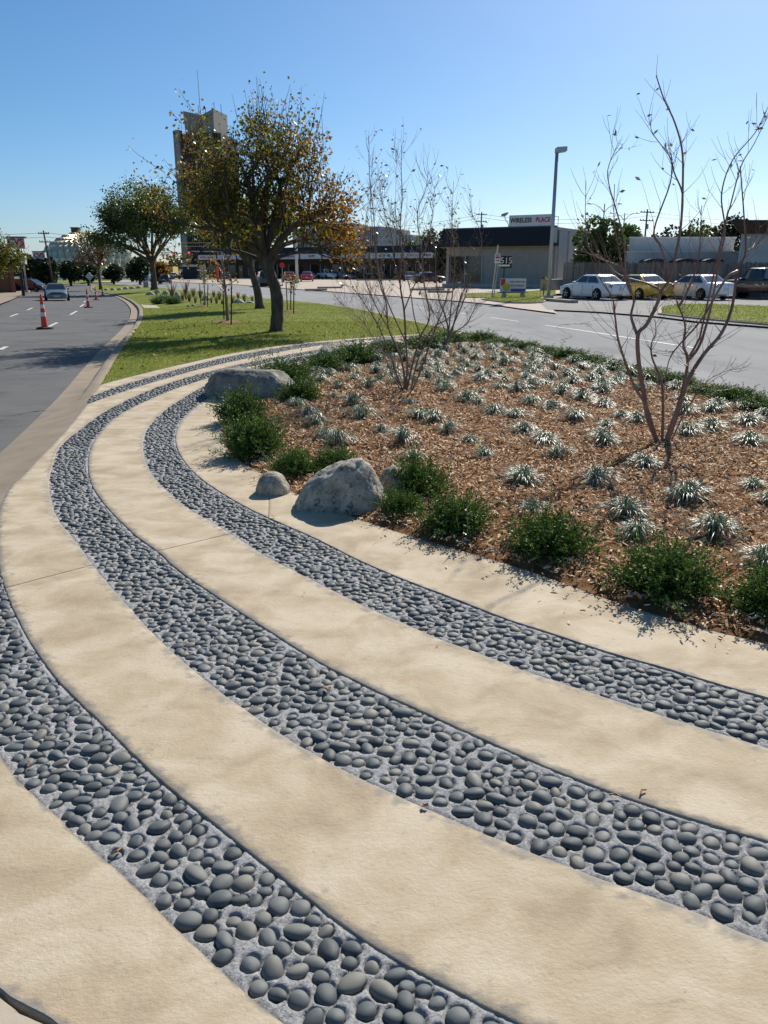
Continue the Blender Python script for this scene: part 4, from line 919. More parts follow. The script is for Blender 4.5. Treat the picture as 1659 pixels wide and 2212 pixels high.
# ---------------------------------------------------------------- planting and rocks on the far median
rk = [(384, 648, 18, 19, 'upright pale boulder among bare shrubs on the far median'), (325, 637, 20, 7, 'low pale boulder on the far lawn, left of the upright one'), (350, 641.5, 13, 4, 'small flat stone between the low and the upright boulder'),
      (408, 662.5, 10, 3.5, 'small white stone at the lawn edge, left of a pair'), (418, 662, 11, 4.5, 'small white stone at the lawn edge, right of a pair'), (516, 655, 24, 9, 'long white rock at the right end of the far planting'), (541, 655, 18, 4, 'flat pale slab just right of the long white rock'),
      (446, 649, 20, 11, 'sloping pale boulder behind the farthest staked sapling'), (358, 636, 16, 8, 'grey boulder behind the small bare shrubs'), (340, 633, 14, 8, 'rounded grey boulder right behind the low pale boulder'),
      (230, 627, 11, 4.5, 'first rock of the row along the far kerb'), (244, 627, 12, 5, 'second rock of the row along the far kerb'), (259, 626.5, 12, 5, 'third rock of the row along the far kerb'), (272, 625, 12, 6, 'fourth rock of the row along the far kerb'), (286, 624, 14, 5, 'fifth rock of the row along the far kerb'), (300, 623, 14, 5, 'sixth rock of the row along the far kerb'), (436, 634, 10, 6, 'pale rock beside the far street kerb')]
for i, (px, py, w_, h_, lb) in enumerate(rk):
    g = atg(px, py); s_ = g.y / FPX; boulder(lb, g, (w_ * s_, w_ * s_ * .7, h_ * s_ * 1.05), [(-1, .6), (-.4, .95), (.2, 1), (1, .5)] if i else [(-1, .7), (-.3, 1), (.3, .85), (1, .3)], R(20 * (i % 5) - 40) * .4, 50 + i, 'boulder', 'rocks on the far median', 3, .1)
def grass_clump_mesh(seed, n=110):
    r_ = random.Random(seed); V = []; F = []
    for k in range(n):
        a = r_.uniform(0, 6.28); rc = r_.uniform(.1, .55); h = r_.uniform(.6, 1.05); d = Vector((math.cos(a), math.sin(a), 0)); s_ = Vector((-d.y, d.x, 0)) * .022; p = d * r_.uniform(0, .15); i = len(V)
        V += [p - s_, p + s_, p + d * rc * .45 + Vector((0, 0, h * .7)) + s_ * .8, p + d * rc * .45 + Vector((0, 0, h * .7)) - s_ * .8, p + d * rc + Vector((0, 0, h))]; F += [(i, i + 1, i + 2), (i, i + 2, i + 3), (i + 3, i + 2, i + 4)]
    return np_mesh('ornamental_grass', [tuple(v) for v in V], F)
OG = [grass_clump_mesh(i) for i in range(3)]
for m_ in OG: m_.materials.append(M['orn'])
for i, (px, py, h_) in enumerate([(395, 650, 18), (409, 652, 20), (422, 655, 16), (418, 642, 20), (433, 644, 18), (457, 655, 14), (468, 656, 18), (480, 658, 12), (474, 648, 20), (490, 654, 16), (503, 655, 16), (528, 652, 18), (545, 652, 14), (400, 640, 16), (372, 640, 16), (462, 643, 16), (515, 647, 16), (440, 660, 9), (338, 637, 10)]):
    g = atg(px, py); o = link('ornamental_grass', OG[i % 3], None, None, g, (0, 0, i)); s_ = h_ * g.y / FPX; o.scale = (s_ * .8, s_ * .8, s_)
    tag(o, 'dry tan ornamental grass clump in the planting on the far median', 'grass clump', 'ornamental grasses on the far median')
for i, (px, py, w_, lb) in enumerate([(342, 657, 1.1, 'left low juniper at the front of the far planting'), (358, 655, 1.2, 'middle low juniper at the front of the far planting'), (374, 657, 1.2, 'right low juniper below the upright pale boulder')]):
    g = atg(px, py); o = empty('juniper_shrub', g, i, lb, 'juniper', 'junipers on the far median'); o.scale = (w_ * .5, w_ * .5, .5); link('foliage', JUN[i][0], None, o); link('stem', JUN[i][1], None, o)
def bare_shrub(label, px, py, h, seed, n=14):
    g = atg(px, py); r_ = random.Random(seed); root = empty('bare_shrub', g, 0, label, 'shrub', 'bare shrubs on the far median'); H = h * g.y / FPX
    for k in range(n):
        a = r_.uniform(0, 6.28); rc = r_.uniform(.05, .38) * H; P = [Vector((0, 0, -.03)), Vector((math.cos(a) * rc * .4, math.sin(a) * rc * .4, H * .5)), Vector((math.cos(a) * rc, math.sin(a) * rc, H * r_.uniform(.75, 1.05)))]
        MB().tube(P, [.03, .02, .01], 4).build('stem', M['bark_cm'], root, 3)
bare_shrub('bare reddish shrub left of the upright pale boulder', 372, 650, 40, 3); bare_shrub('bare reddish shrub right of the upright pale boulder', 402, 648, 40, 4)
mb = MB(); gA = [atg(*p) for p in ((304, 659), (337, 660), (347, 667), (311, 666))]
mb.add([(p.x, p.y, p.z + .02) for p in gA] + [(p.x, p.y, p.z - .1) for p in gA], [(0, 1, 2, 3), (0, 4, 5, 1), (1, 5, 6, 2), (2, 6, 7, 3), (3, 7, 4, 0)]); tag(mb.build('path_crossing', M['concrete2']), kind='structure')

# ---------------------------------------------------------------- trees far behind
def bushy(name, label, px, pbase, ptop, halfw, Y, mat, seed, n=2600, leaf=.34, group=None, trunk=True, shape=.55, cat='tree'):
    r_ = np.random.default_rng(seed); p = atd(px, pbase, Y); z0 = base(p.x, Y) - .1 if trunk else p.z; H = atd(px, ptop, Y).z - z0; W_ = halfw * Y / FPX
    root = empty(name, (p.x, Y, z0), 0, label, cat, group); cz0 = H * (.16 if trunk else .0); k = 26
    cen = r_.normal(size=(k, 3)); cen /= np.linalg.norm(cen, axis=1)[:, None]; cen *= (r_.uniform(.25, .8, k) ** .6)[:, None]
    rad = r_.uniform(.22, .42, k); ci = r_.integers(0, k, n); d = r_.normal(size=(n, 3)); d /= np.linalg.norm(d, axis=1)[:, None]
    C = cen[ci] + d * (rad[ci] * r_.uniform(.45, 1.05, n) ** .5)[:, None]
    C = np.c_[C[:, 0] * W_, C[:, 1] * W_, cz0 + (C[:, 2] * .5 + .5) * (H - cz0)]
    s = leaf * r_.uniform(.6, 1.4, n); V, F = leaf_quads(C, d + r_.normal(0, .8, (n, 3)), s, s * .42)
    crown_part(root, np_mesh('crown', V, F), mat)
    T = MB(); T.tube([(0, 0, -.2), (0, 0, H * .3), (W_ * .05, 0, H * .6)], [W_ * .09 + .06, W_ * .07 + .05, .04], 7); T.build('trunk', M['bark'], root, 3)
    for a in range(4):
        T = MB(); T.tube([(0, 0, H * .25), (math.cos(a * 1.6) * W_ * .3, math.sin(a * 1.6) * W_ * .3, H * .5), (math.cos(a * 1.6) * W_ * .55, math.sin(a * 1.6) * W_ * .55, H * .7)], [W_ * .05 + .03, .06, .03], 5); T.build('limb', M['bark'], root, 3)
    return root
far = [('dark round tree behind the pharmacy building, left of its twin', 62, 604, 553, 24, 125, 'lf_dark'), ('dark round tree in front of the left foot of the gold dome', 104, 606, 555, 27, 120, 'lf_dark'),
       ('dark tree hiding the lower middle of the gold dome', 152, 602, 562, 24, 150, 'lf_dark'), ('dark tree at the right of the dome base trees', 190, 602, 566, 22, 155, 'lf_dark'), ('low dark tree between the dome and the green shade tree', 245, 600, 572, 22, 160, 'lf_dark'),
       ('dark leafy tree behind the green shade tree trunk', 302, 604, 556, 26, 150, 'lf_dark'), ('russet tree right of the green shade tree trunk', 348, 602, 566, 18, 150, 'lf_rust')]
for i, (lb, px, pb, pt, hw, Y, mt) in enumerate(far): bushy('background_tree', lb, px, pb, pt, hw, Y, mt, 70 + i, 2600, .42, 'trees around the dome')
rt = [('big bushy tree behind the fence right of the white-sided shop', 1285, 600, 482, 60, 78, 'lf_green', 5200), ('bushy tree behind the fence next to the low white building', 1340, 600, 490, 42, 84, 'lf_green', 3800), ('thin-topped tree rising above the bushy ones behind the fence', 1262, 600, 472, 30, 95, 'lf_olive', 700),
      ('dark tree behind the low white building, left of three', 1440, 590, 490, 62, 150, 'lf_dark', 3200), ('tall dark tree behind the middle of the low white building', 1510, 590, 474, 56, 160, 'lf_green', 3600), ('dark tree behind the low white building, nearest the brown-eaved house', 1570, 590, 468, 46, 150, 'lf_dark', 3200),
      ('small dark tree behind the strip shops beside the shingled roof', 925, 580, 497, 20, 200, 'lf_dark', 1500), ('dark tree touching the left end of the shingled roof', 960, 580, 502, 22, 130, 'lf_dark', 1500), ('low green tree behind the strip shops before the ribbed building', 888, 580, 518, 22, 215, 'lf_green', 1200)]
for i, (lb, px, pb, pt, hw, Y, mt, n) in enumerate(rt): bushy('background_tree', lb, px, pb, pt, hw, Y, mt, 90 + i, n, .3 if Y < 100 else .5, 'trees behind the shops')
# the wood on the horizon, one mass
C = []; n = 9000; th = rng.uniform(-.56, .56, n); dd = rng.uniform(420, 560, n); hz = rng.uniform(0, 1, n)
hh = np.array([7 + 3.5 * mnoise.noise((t * 30, 0, 0)) + 2 * mnoise.noise((t * 90, 3, 0)) for t in th]); C = np.c_[np.sin(th) * dd, np.cos(th) * dd, hz * hh - 1.2]
V, F = leaf_quads(C, rng.normal(size=(n, 3)), rng.uniform(2, 4.2, n), rng.uniform(.8, 1.6, n)); tag(link('far_wood', np_mesh('far_wood', V, F), M['lf_dark']), 'low dark line of distant trees along the horizon', 'woods', kind='stuff')
# ================================================================ vehicles
M['tyre'] = pm('tyre_rubber', [(.018, .018, .018)], rough=.85); M['rim'] = pm('alloy_rim', [(.45, .45, .46)], rough=.3, metal=.9, spec=.5)
M['glass'] = pm('car_glass', [(.02, .024, .026)], rough=.04, spec=.8, coat=.6); M['trim'] = pm('black_trim', [(.02, .02, .022)], rough=.5)
M['lampw'] = pm('headlamp_glass', [(.65, .66, .68)], rough=.08, spec=.8, coat=1); M['lampr'] = pm('tail_lamp', [(.42, .02, .015)], rough=.12, spec=.7, coat=1)
M['plate'] = pm('number_plate', [(.6, .6, .58)], rough=.5); M['chrome'] = pm('chrome', [(.7, .7, .7)], rough=.12, metal=1)
PAINT = {}
def paint(n, c, metal=.15):
    if n not in PAINT: PAINT[n] = pm('paint_' + n, [c], rough=.32, metal=metal, spec=.5, coat=.9)
    return PAINT[n]
KIND = {  # stations (x/L, top, bottom, half-width factor), cabin (front base, rear base, front top, rear top), L, W, H, belt, wheel radius, axles
 'sedan': dict(L=4.75, W=1.8, H=1.44, belt=.92, st=[(-.5, .66, .42, .80), (-.49, .88, .32, .90), (-.455, .97, .25, .965), (-.36, 1.0, .2, 1), (-.2, .96, .19, 1), (0, .94, .19, 1), (.18, .93, .19, 1), (.3, .89, .2, .99), (.4, .82, .22, .96), (.465, .73, .26, .89), (.49, .62, .32, .80), (.5, .5, .38, .72)], cab=(.235, -.385, .06, -.215), wr=.32, ax=(.30, -.285)),
 'wagon': dict(L=4.6, W=1.85, H=1.68, belt=1.02, st=[(-.5, .8, .42, .84), (-.49, 1.0, .32, .93), (-.46, 1.06, .26, .97), (-.3, 1.06, .24, 1), (0, 1.04, .24, 1), (.2, 1.03, .24, 1), (.32, .99, .25, .98), (.42, .90, .28, .94), (.475, .78, .3, .87), (.5, .55, .4, .74)], cab=(.25, -.485, .09, -.43), wr=.35, ax=(.30, -.30)),
 'van': dict(L=4.9, W=1.9, H=1.72, belt=1.0, st=[(-.5, .8, .42, .86), (-.49, 1.0, .32, .94), (-.46, 1.05, .24, .97), (-.3, 1.04, .2, 1), (0, 1.02, .2, 1), (.22, 1.02, .2, 1), (.34, .98, .22, .98), (.43, .84, .25, .93), (.48, .70, .3, .84), (.5, .52, .38, .72)], cab=(.36, -.485, .12, -.43), wr=.33, ax=(.33, -.30)),
 'pickup': dict(L=5.5, W=1.95, H=1.84, belt=1.1, st=[(-.5, .95, .5, .95), (-.495, 1.12, .42, .98), (-.48, 1.15, .38, .985), (-.3, 1.15, .36, 1), (-.1, 1.14, .36, 1), (.1, 1.13, .36, 1), (.2, 1.13, .36, 1), (.36, 1.09, .37, .98), (.45, 1.04, .38, .95), (.485, .95, .4, .9), (.5, .72, .45, .84)], cab=(.2, -.13, .085, -.105), wr=.39, ax=(.325, -.30)),
}
def car_proto(kind, pn):
    K = KIND[kind]; L, W, H, belt = K['L'], K['W'], K['H'], K['belt']; root = empty('car' if kind != 'pickup' else 'pickup_truck'); pt = PAINT[pn]
    st = cr([(a, b, c, d) for a, b, c, d in K['st']], 3); cs = []; hw = W / 2; V = []; F = []
    for (x, zt, zb, wf) in st:
        w_ = hw * wf; zm = zb + (zt - zb) * .58
        half = [(0, zt + .035), (w_ * .55, zt + .025), (w_ * .86, zt), (w_ * .96, zt - .05), (w_, zm), (w_ * .985, zb + (zt - zb) * .25), (w_ * .93, zb), (w_ * .5, zb - .01)]
        ring = [(x * L, y, z) for y, z in half] + [(x * L, 0, zb - .01)] + [(x * L, -y, z) for y, z in half[:0:-1]]
        V += ring; n = len(ring)
    for i in range(len(st) - 1):
        for j in range(n): F.append((i * n + j, i * n + (j + 1) % n, (i + 1) * n + (j + 1) % n, (i + 1) * n + j))
    mb = MB(); mb.add(V, F + [tuple(range(n)), tuple(range((len(st) - 1) * n, len(st) * n))[::-1]]); mb.build('body', pt, root, .7)
    # cabin
    f0, r0, f1, r1 = [v * L for v in K['cab']]; wb, wt = hw * .93, hw * .74; zt = H - .05; zb = belt - .05
    b4 = [(r0, -wb, zb), (f0, -wb, zb), (f0, wb, zb), (r0, wb, zb)]; t4 = [(r1, -wt, zt), (f1, -wt, zt), (f1, wt, zt), (r1, wt, zt)]
    mb = MB(); mb.hexa(b4, t4); mx = (f1 * .6 + r1 * .4); t5 = [(r1 + .1 * (f1 - r1), -wt * .8, H), (f1 - .12 * (f1 - r1), -wt * .8, H), (f1 - .12 * (f1 - r1), wt * .8, H), (r1 + .1 * (f1 - r1), wt * .8, H)]
    cb = mb.build('cabin', pt, root, .5, (.04, 2)); mb = MB(); mb.hexa([(x, y * .97, zt - .02) for x, y, z in t4], t5); mb.build('roof', pt, root, .5, (.02, 2))
    B = [Vector(v) for v in b4]; T = [Vector(v) for v in t4]
    def pane(a, b, c, d, name, u0, u1, v0, v1, off=.008):
        P = lambda u, v: (a.lerp(b, u)).lerp(d.lerp(c, u), v); q = [P(u0, v0), P(u1, v0), P(u1, v1), P(u0, v1)]
        nrm = (q[1] - q[0]).cross(q[3] - q[0]).normalized(); ctr = sum(q, Vector()) / 4
        if nrm.dot(ctr - Vector((mx, 0, zb + .2))) < 0: nrm = -nrm
        m_ = MB(); m_.hexa([v - nrm * .01 for v in q], [v + nrm * off for v in q]); m_.build(name, M['glass'], root)
    pane(B[1], B[2], T[2], T[1], 'windscreen', .05, .95, .16, .94); pane(B[3], B[0], T[0], T[3], 'rear_window', .06, .94, .2, .92)
    cuts = {'sedan': ((.12, .52), (.545, .93)), 'wagon': ((.06, .34), (.36, .64), (.66, .93)), 'van': ((.05, .33), (.35, .66), (.68, .92)), 'pickup': ((.10, .42), (.46, .90))}[kind]
    for (u0, u1) in cuts:
        pane(B[0], B[1], T[1], T[0], 'side_window', u0, u1, .2, .90); pane(B[2], B[3], T[3], T[2], 'side_window', 1 - u1, 1 - u0, .2, .90)
    # wheels
    wr = K['wr']
    for ax in K['ax']:
        for s in (-1, 1):
            x = ax * L; y = s * (hw - .07); a = MB(); a.lathe([(wr * 1.16, 0), (wr * 1.16, .012)], (x, s * (hw + .002) - (.012 if s > 0 else 0), wr * 1.03), 20, 'Y'); a.build('wheel_arch', M['trim'], root)
            wl = empty('wheel', (x, y + s * .06, wr)); wl.parent = root; t = MB()
            t.lathe([(wr * .62, -.1), (wr * .93, -.105), (wr, -.07), (wr, .07), (wr * .93, .105), (wr * .62, .1)], (0, 0, 0), 20, 'Y'); t.build('tyre', M['tyre'], wl, .8)
            t = MB(); t.lathe([(.0, s * .085), (.05, s * .095), (.07, s * .07), (wr * .55, s * .075), (wr * .64, s * .105), (wr * .64, s * .06)], (0, 0, 0), 18, 'Y')
            t.build('rim', M['rim'], wl, .6)
            for q in range(5):
                an = q * 1.2566 + .3; m_ = MB(); m_.box((wr * .37 * math.cos(an), s * .095, wr * .37 * math.sin(an)), (wr * .5, .02, .05), tilt=Matrix.Rotation(-an, 3, 'Y')); m_.build('spoke', M['rim'], wl)
    # lamps, mirrors, plates, handles, seams
    fz = .66 if kind in ('sedan',) else .78; rz_ = .80 if kind == 'sedan' else .92
    if kind == 'pickup': fz, rz_ = .90, .92
    for s in (-1, 1):
        m_ = MB(); m_.box((L * .468, s * hw * .66, fz), (.16, .34, .15), s * -.5); m_.build('headlight', M['lampw'], root, .5, (.03, 2))
        m_ = MB(); m_.box((-L * .482, s * hw * .70, rz_), (.12, .36 if kind == 'sedan' else .2, .17 if kind == 'sedan' else .3), s * .32); m_.build('taillight', M['lampr'], root, .5, (.03, 2))
        m_ = MB(); m_.box((f0 - .32 * (f0 - f1) - .15, s * (hw + .07), belt + .06), (.14, .17, .12)); m_.build('mirror', pt if kind != 'pickup' else M['trim'], root, .5, (.03, 2))
        for hx in ((.03, -.16) if kind != 'pickup' else (.0,)):
            m_ = MB(); m_.box((hx * L, s * (hw * .995 + .006), belt - .16), (.16, .02, .025)); m_.build('door_handle', pt, root, None, (.005, 1))
        for hx in ((.2, .0, -.2) if kind != 'pickup' else (.14, -.09)):
            m_ = MB(); m_.box((hx * L, s * (hw * .985), belt - .36), (.01, .036, .5)); m_.build('door_seam', M['trim'], root)
    m_ = MB(); m_.box((L * .498, 0, .42), (.03, .5, .13)); m_.build('number_plate', M['plate'], root, None, (.005, 1)); m_ = MB(); m_.box((-L * .5, 0, .72 if kind != 'sedan' else .62), (.03, .34, .16)); m_.build('number_plate', M['plate'], root, None, (.005, 1))
    m_ = MB(); m_.box((L * .487, 0, fz - .03), (.06, W * .42, .13)); m_.build('grille', M['trim'], root, None, (.02, 1))
    m_ = MB(); m_.box((L * .487, 0, .33), (.09, W * .8, .14)); m_.build('bumper', M['trim'] if kind in ('pickup', 'van') else pt, root, .5, (.04, 2)); m_ = MB(); m_.box((-L * .482, 0, .45), (.12, W * .84, .16)); m_.build('bumper', M['chrome'] if kind == 'pickup' else pt, root, .5, (.04, 2))
    if kind == 'pickup':
        m_ = MB(); m_.box((-.315 * L, 0, 1.17), (.34 * L, W * .82, .06)); m_.build('cargo_bed', M['trim'], root)
    return root
PROTO = {}
def car(px, py, rz, kind, pn, label, group, name=None, Y=None, dz=-.12, loc=None):
    key = (kind, pn)
    if key not in PROTO: o = PROTO[key] = car_proto(kind, pn)
    else: o = copy_tree(PROTO[key])
    if loc is None: loc = atg(px, py, dz)
    o.location = loc; o.rotation_euler = (0, 0, R(rz)); tag(o, label, 'truck' if kind == 'pickup' else 'car', group); return o
for n_, c_ in dict(white=(.72, .73, .74), yellow=(.55, .34, .02), maroon=(.022, .002, .003), grey=(.17, .18, .175), navy=(.02, .03, .07), silver=(.42, .43, .42), red=(.42, .02, .03), green=(.12, .19, .16), bluegrey=(.13, .17, .19), darkred=(.06, .007, .01), tan=(.36, .31, .25), black=(.02, .02, .022), blue=(.06, .09, .2)).items(): paint(n_, c_, .3 if n_ in ('silver', 'grey', 'bluegrey', 'green') else .1)
g1 = 'cars parked in front of the plank fence'
car(1281, 646, 116, 'sedan', 'white', 'white sedan parked leftmost in front of the plank fence', g1, dz=-.05)
car(1374, 645, 112, 'sedan', 'yellow', 'yellow car parked between the two white sedans', g1, dz=-.05)
car(1500, 646, 114, 'sedan', 'white', 'white sedan parked beside the maroon pickup, sun glinting on its boot', g1, dz=-.05)
car(1640, 645, 122, 'pickup', 'maroon', 'dark maroon pickup parked at the right picture edge', g1, dz=-.05)
g2 = 'cars driving on the left road'
car(124, 649, -68, 'sedan', 'grey', 'dark grey sedan driving toward the camera on the left road', g2)
car(67, 630, -14, 'van', 'navy', 'dark blue minivan turning out beside the brick shop', g2)
car(574, 619, 104, 'wagon', 'black', 'dark car driving away behind the two autumn tree trunks', 'cars on the right street')
g3 = 'cars parked in front of the strip shops'; far = [(624, 609, 100, 'sedan', 'red', 'red car parked left of the white lamp pole'), (624, 600, -80, 'wagon', 'green', 'grey green car facing out behind the red car left of the pole'), (663, 608, 95, 'sedan', 'red', 'red car parked right of the white lamp pole'), (667, 603, -70, 'sedan', 'silver', 'pale silver car just left of the white pickup'),
       (706, 603, -62, 'pickup', 'white', 'white pickup facing out in front of the strip shops'), (746, 603, -48, 'sedan', 'silver', 'silver sedan parked just right of the white pickup'), (836, 600, -38, 'van', 'red', 'red minivan seen through the left bare bush'), (856, 588, -60, 'wagon', 'tan', 'tan car close to the shopfronts behind the red minivan'),
       (885, 607, -90, 'sedan', 'bluegrey', 'blue grey car beside the dark red sedan'), (925, 611, 20, 'sedan', 'darkred', 'dark red sedan parked sideways before the shingle-roofed shop'), (583, 601, -70, 'sedan', 'bluegrey', 'dark bluish car behind the autumn tree trunks near the shops')]
for (px, py, rz, kd, pn, lb) in far: car(px, py, rz, kd, pn, lb, g3, dz=-.05)
g4 = 'distant traffic at the junction'
for (px, py, rz, kd, pn, lb) in [(319, 609, 96, 'wagon', 'blue', 'small blue car driving away left of the shade tree trunk'), (357, 613, 100, 'wagon', 'maroon', 'maroon car with a pale roof reflection right of the shade tree trunk'), (373, 603, 60, 'wagon', 'silver', 'silver wagon at the far junction below the traffic light'), (400, 601, 95, 'wagon', 'red', 'red car stopped at the far junction'), (338, 602, 92, 'sedan', 'black', 'dark car partly hidden by the shade tree trunk'), (285, 602, 10, 'sedan', 'silver', 'pale car parked far off left of the blue car'), (213, 605, 20, 'sedan', 'white', 'white car far off below the dark red tree'), (128, 606, 30, 'wagon', 'white', 'white car far off behind the grey sedan'), (488, 605, 100, 'sedan', 'darkred', 'dark red car behind the tall staked sapling')]:
    car(px, py, rz, kd, pn, lb, g4)
# ================================================================ lots, islands, verges, markings
PX = lambda L, dz=-.12: [tuple(atg(x, y, dz)[:2]) for x, y in L]
rr = [tuple(p) for p in RR]
lotA = PX([(1182, 671.5), (1290, 676.5), (1415, 686.5), (1500, 697.5), (1720, 714.5), (1950, 735)]); lotB = [(10.2, 56), (17, 56), (24, 56), (31, 56), (38, 56), (46, 56)]
sheet('right_lot', lotA, lotB, M['lot_grey'], -.055, 30, 6, follow=False)
sheet('parking_lot', [p for p in rr if p[1] > 33.5], [(10.4, 56), (24, 84), (30, 100), (30, 130), (14, 150), (-20, 165), (-45, 182), (-75, 196)], M['lot'], -.062, 50, 10)
sheet('far_verge', PX([(84, 623), (150, 614), (205, 609), (250, 606)]), PX([(60, 612), (130, 607), (200, 603), (250, 602)]), M['lawn'], -.02, 20, 4)
sheet('left_pavement', PX([(-160, 740), (-60, 692), (0, 661), (25, 651), (50, 633.5)]), PX([(-160, 680), (-60, 655), (-10, 640), (14, 632), (38, 626)]), M['gutter'], .01, 24, 4)
sheet('left_verge', PX([(-160, 680), (-60, 655), (-10, 640), (14, 632), (38, 626)]), PX([(-260, 640), (-160, 630), (-60, 624), (0, 620), (36, 619)]), M['lawn'], .02, 24, 4)
sheet('shop_lawn', PX([(1005, 643), (1100, 644), (1178, 641), (1200, 637)], -.05), PX([(1010, 634), (1100, 632), (1160, 628), (1200, 626)], -.05), M['lawn'], -.03, 20, 5, follow=False)
def island(name, outline, zt=.04, inset=.16):
    P = cr(outline + [outline[0]], 6)[:-1]; c = P.mean(0); Q = np.array([p + (c - p) / np.linalg.norm(c - p) * inset for p in P])
    root = empty(name); root['kind'] = 'structure'
    m_ = MB(); n = len(P); m_.prism([tuple(p) for p in P], -.3, zt - .02); m_.build('kerb_ring', M['curb'], root, .6)
    m_ = MB(); m_.prism([tuple(p) for p in Q], -.2, zt); m_.build('turf', M['lawn'], root)
    return Q
iq = island('right_island', PX([(1420, 683), (1500, 693), (1659, 708), (1850, 726), (1850, 680), (1659, 668), (1500, 663), (1430, 668)]), .03)
iq2 = island('left_island', PX([(1040, 650), (1105, 658), (1176, 656), (1160, 645), (1090, 643)]), .03)
def turf(poly, n, zo):
    poly = np.asarray(poly); lo, hi = poly.min(0), poly.max(0); return blades(poly, [(lo[0], hi[0], lo[1], hi[1], n)], .03, .07, .006, zo)
for pl, n, zo, lb in ((iq, 14000, .03, 'short grass on the kerbed island before the parked cars'), (iq2, 3000, .03, 'short grass on the small island by the bench'), (np.array(PX([(1005, 643), (1100, 644), (1178, 641), (1200, 637), (1200, 626), (1160, 628), (1100, 632), (1010, 634)], -.05)), 6000, -.03, 'grass patch around the advertising bench')):
    tag(link('grass', turf(pl, n, zo), M['grass']), lb, 'grass', kind='stuff')
def kerbbar(name, a, b, w, h):
    m_ = MB(); d = (Vector(b) - Vector(a)); m_.box(((a[0] + b[0]) / 2, (a[1] + b[1]) / 2, h / 2 - .07), (d.length, w, h), math.atan2(d.y, d.x)); tag(m_.build(name, M['curb'], None, None, (.02, 1)), kind='structure')
for q in (((660, 628), (705, 627.5)), ((687, 623), (737, 622.5)), ((560, 618), (610, 617.5)), ((925, 632), (975, 632.5)), ((770, 606), (870, 605.5)), ((885, 627), (960, 627)), ((1240, 655), (1180, 650))):
    a, b = PX(q, -.06); kerbbar('kerb_island', a, b, .5, .17)
def mark(name, a, b, w, dz=-.112, parent=None):
    m_ = MB(); a, b = Vector(a), Vector(b); n_ = max(2, int((b - a).length / 2)); s_ = Vector((-(b - a).y, (b - a).x)).normalized() * w / 2; V = []; F = []
    for i in range(n_ + 1):
        p = a.lerp(b, i / n_); z = base(p.x, p.y) + dz; V += [(p.x - s_.x, p.y - s_.y, z), (p.x + s_.x, p.y + s_.y, z)]
    for i in range(n_): F.append((2 * i, 2 * i + 2, 2 * i + 3, 2 * i + 1))
    m_.add(V, F); o = m_.build(name, M['white_line'], parent); return o
mk = empty('lane_markings'); mk['kind'] = 'structure'
for q in (((105, 706), (124, 697)), ((152, 680), (166, 672)), ((173, 663), (182, 657)), ((181, 653), (185, 650)), ((0, 756), (14, 749)), ((22, 684), (39, 678)), ((59, 670), (70, 665)), ((160, 641), (168, 638)), ((-40, 705), (-10, 694))):
    a, b = PX(q); mark('dash', a, b, .12, -.113, mk)
for q in (((1178, 703), (1255, 714)), ((1255, 714), (1331, 726)), ((1331, 726), (1500, 752)), ((1060, 686), (1120, 694.5)), ((960, 672), (1010, 679)), ((880, 661), (920, 666.5))):
    a, b = PX(q); mark('lane_line', a, b, .11, -.113, mk)

# ================================================================ buildings
M['stucco'] = pm('grey_stucco', [(.31, .285, .235), (.40, .365, .305)], 1.5, 8, .9, .3, 40, bdist=.01); M['white_wall'] = pm('white_painted_wall', [(.46, .46, .45), (.56, .56, .545)], 1, 6, .8, .15, 20)
M['shingle'] = pm('dark_shingle', [(.02, .022, .026), (.045, .048, .055)], 9, 8, .9, .7, 30, stretch=(1, 1, 3), bdist=.03); M['brick'] = pm('red_brick', [(.19, .075, .05), (.28, .12, .08)], 6, 6, .9, .4, 30)
M['brownbrick'] = pm('brown_brick', [(.10, .06, .045), (.15, .095, .07)], 4, 6, .9, .3, 20); M['bglass'] = pm('shop_glass', [(.018, .022, .025)], rough=.06, spec=.7, coat=.4)
M['signw'] = pm('sign_face', [(.62, .62, .60), (.72, .72, .70)], 3, 3, .5); M['dark'] = pm('dark_metal', [(.03, .03, .034)], rough=.5); M['galv'] = pm('galvanised_steel', [(.36, .37, .38), (.46, .47, .48)], 4, 5, .45, metal=.5)
M['ink_r'] = pm('red_ink', [(.5, .03, .035)], rough=.5); M['ink_k'] = pm('black_ink', [(.025, .025, .028)], rough=.5); M['wood'] = pm('weathered_plank', [(.12, .10, .085), (.2, .17, .145), (.27, .235, .205)], 4, 8, .9, .5, 30, stretch=(6, 6, .5), objrand=.6, bdist=.01)
M['pole'] = pm('wood_pole', [(.10, .075, .055), (.16, .125, .095)], 5, 6, .9, .4, 25, stretch=(1, 1, .2)); M['paleconc'] = pm('ribbed_concrete', [(.42, .42, .41), (.52, .52, .50)], .4, 6, .85); M['brownconc'] = pm('brown_tower_cladding', [(.055, .042, .036), (.085, .068, .058)], .1, 5, .7)
M['crownconc'] = pm('crown_concrete', [(.30, .29, .26), (.38, .365, .33)], .1, 6, .85); M['gold'] = pm('gold_anodised', [(.52, .42, .24), (.74, .64, .42)], .6, 3, .3, metal=.6, island=.6, spec=.5)
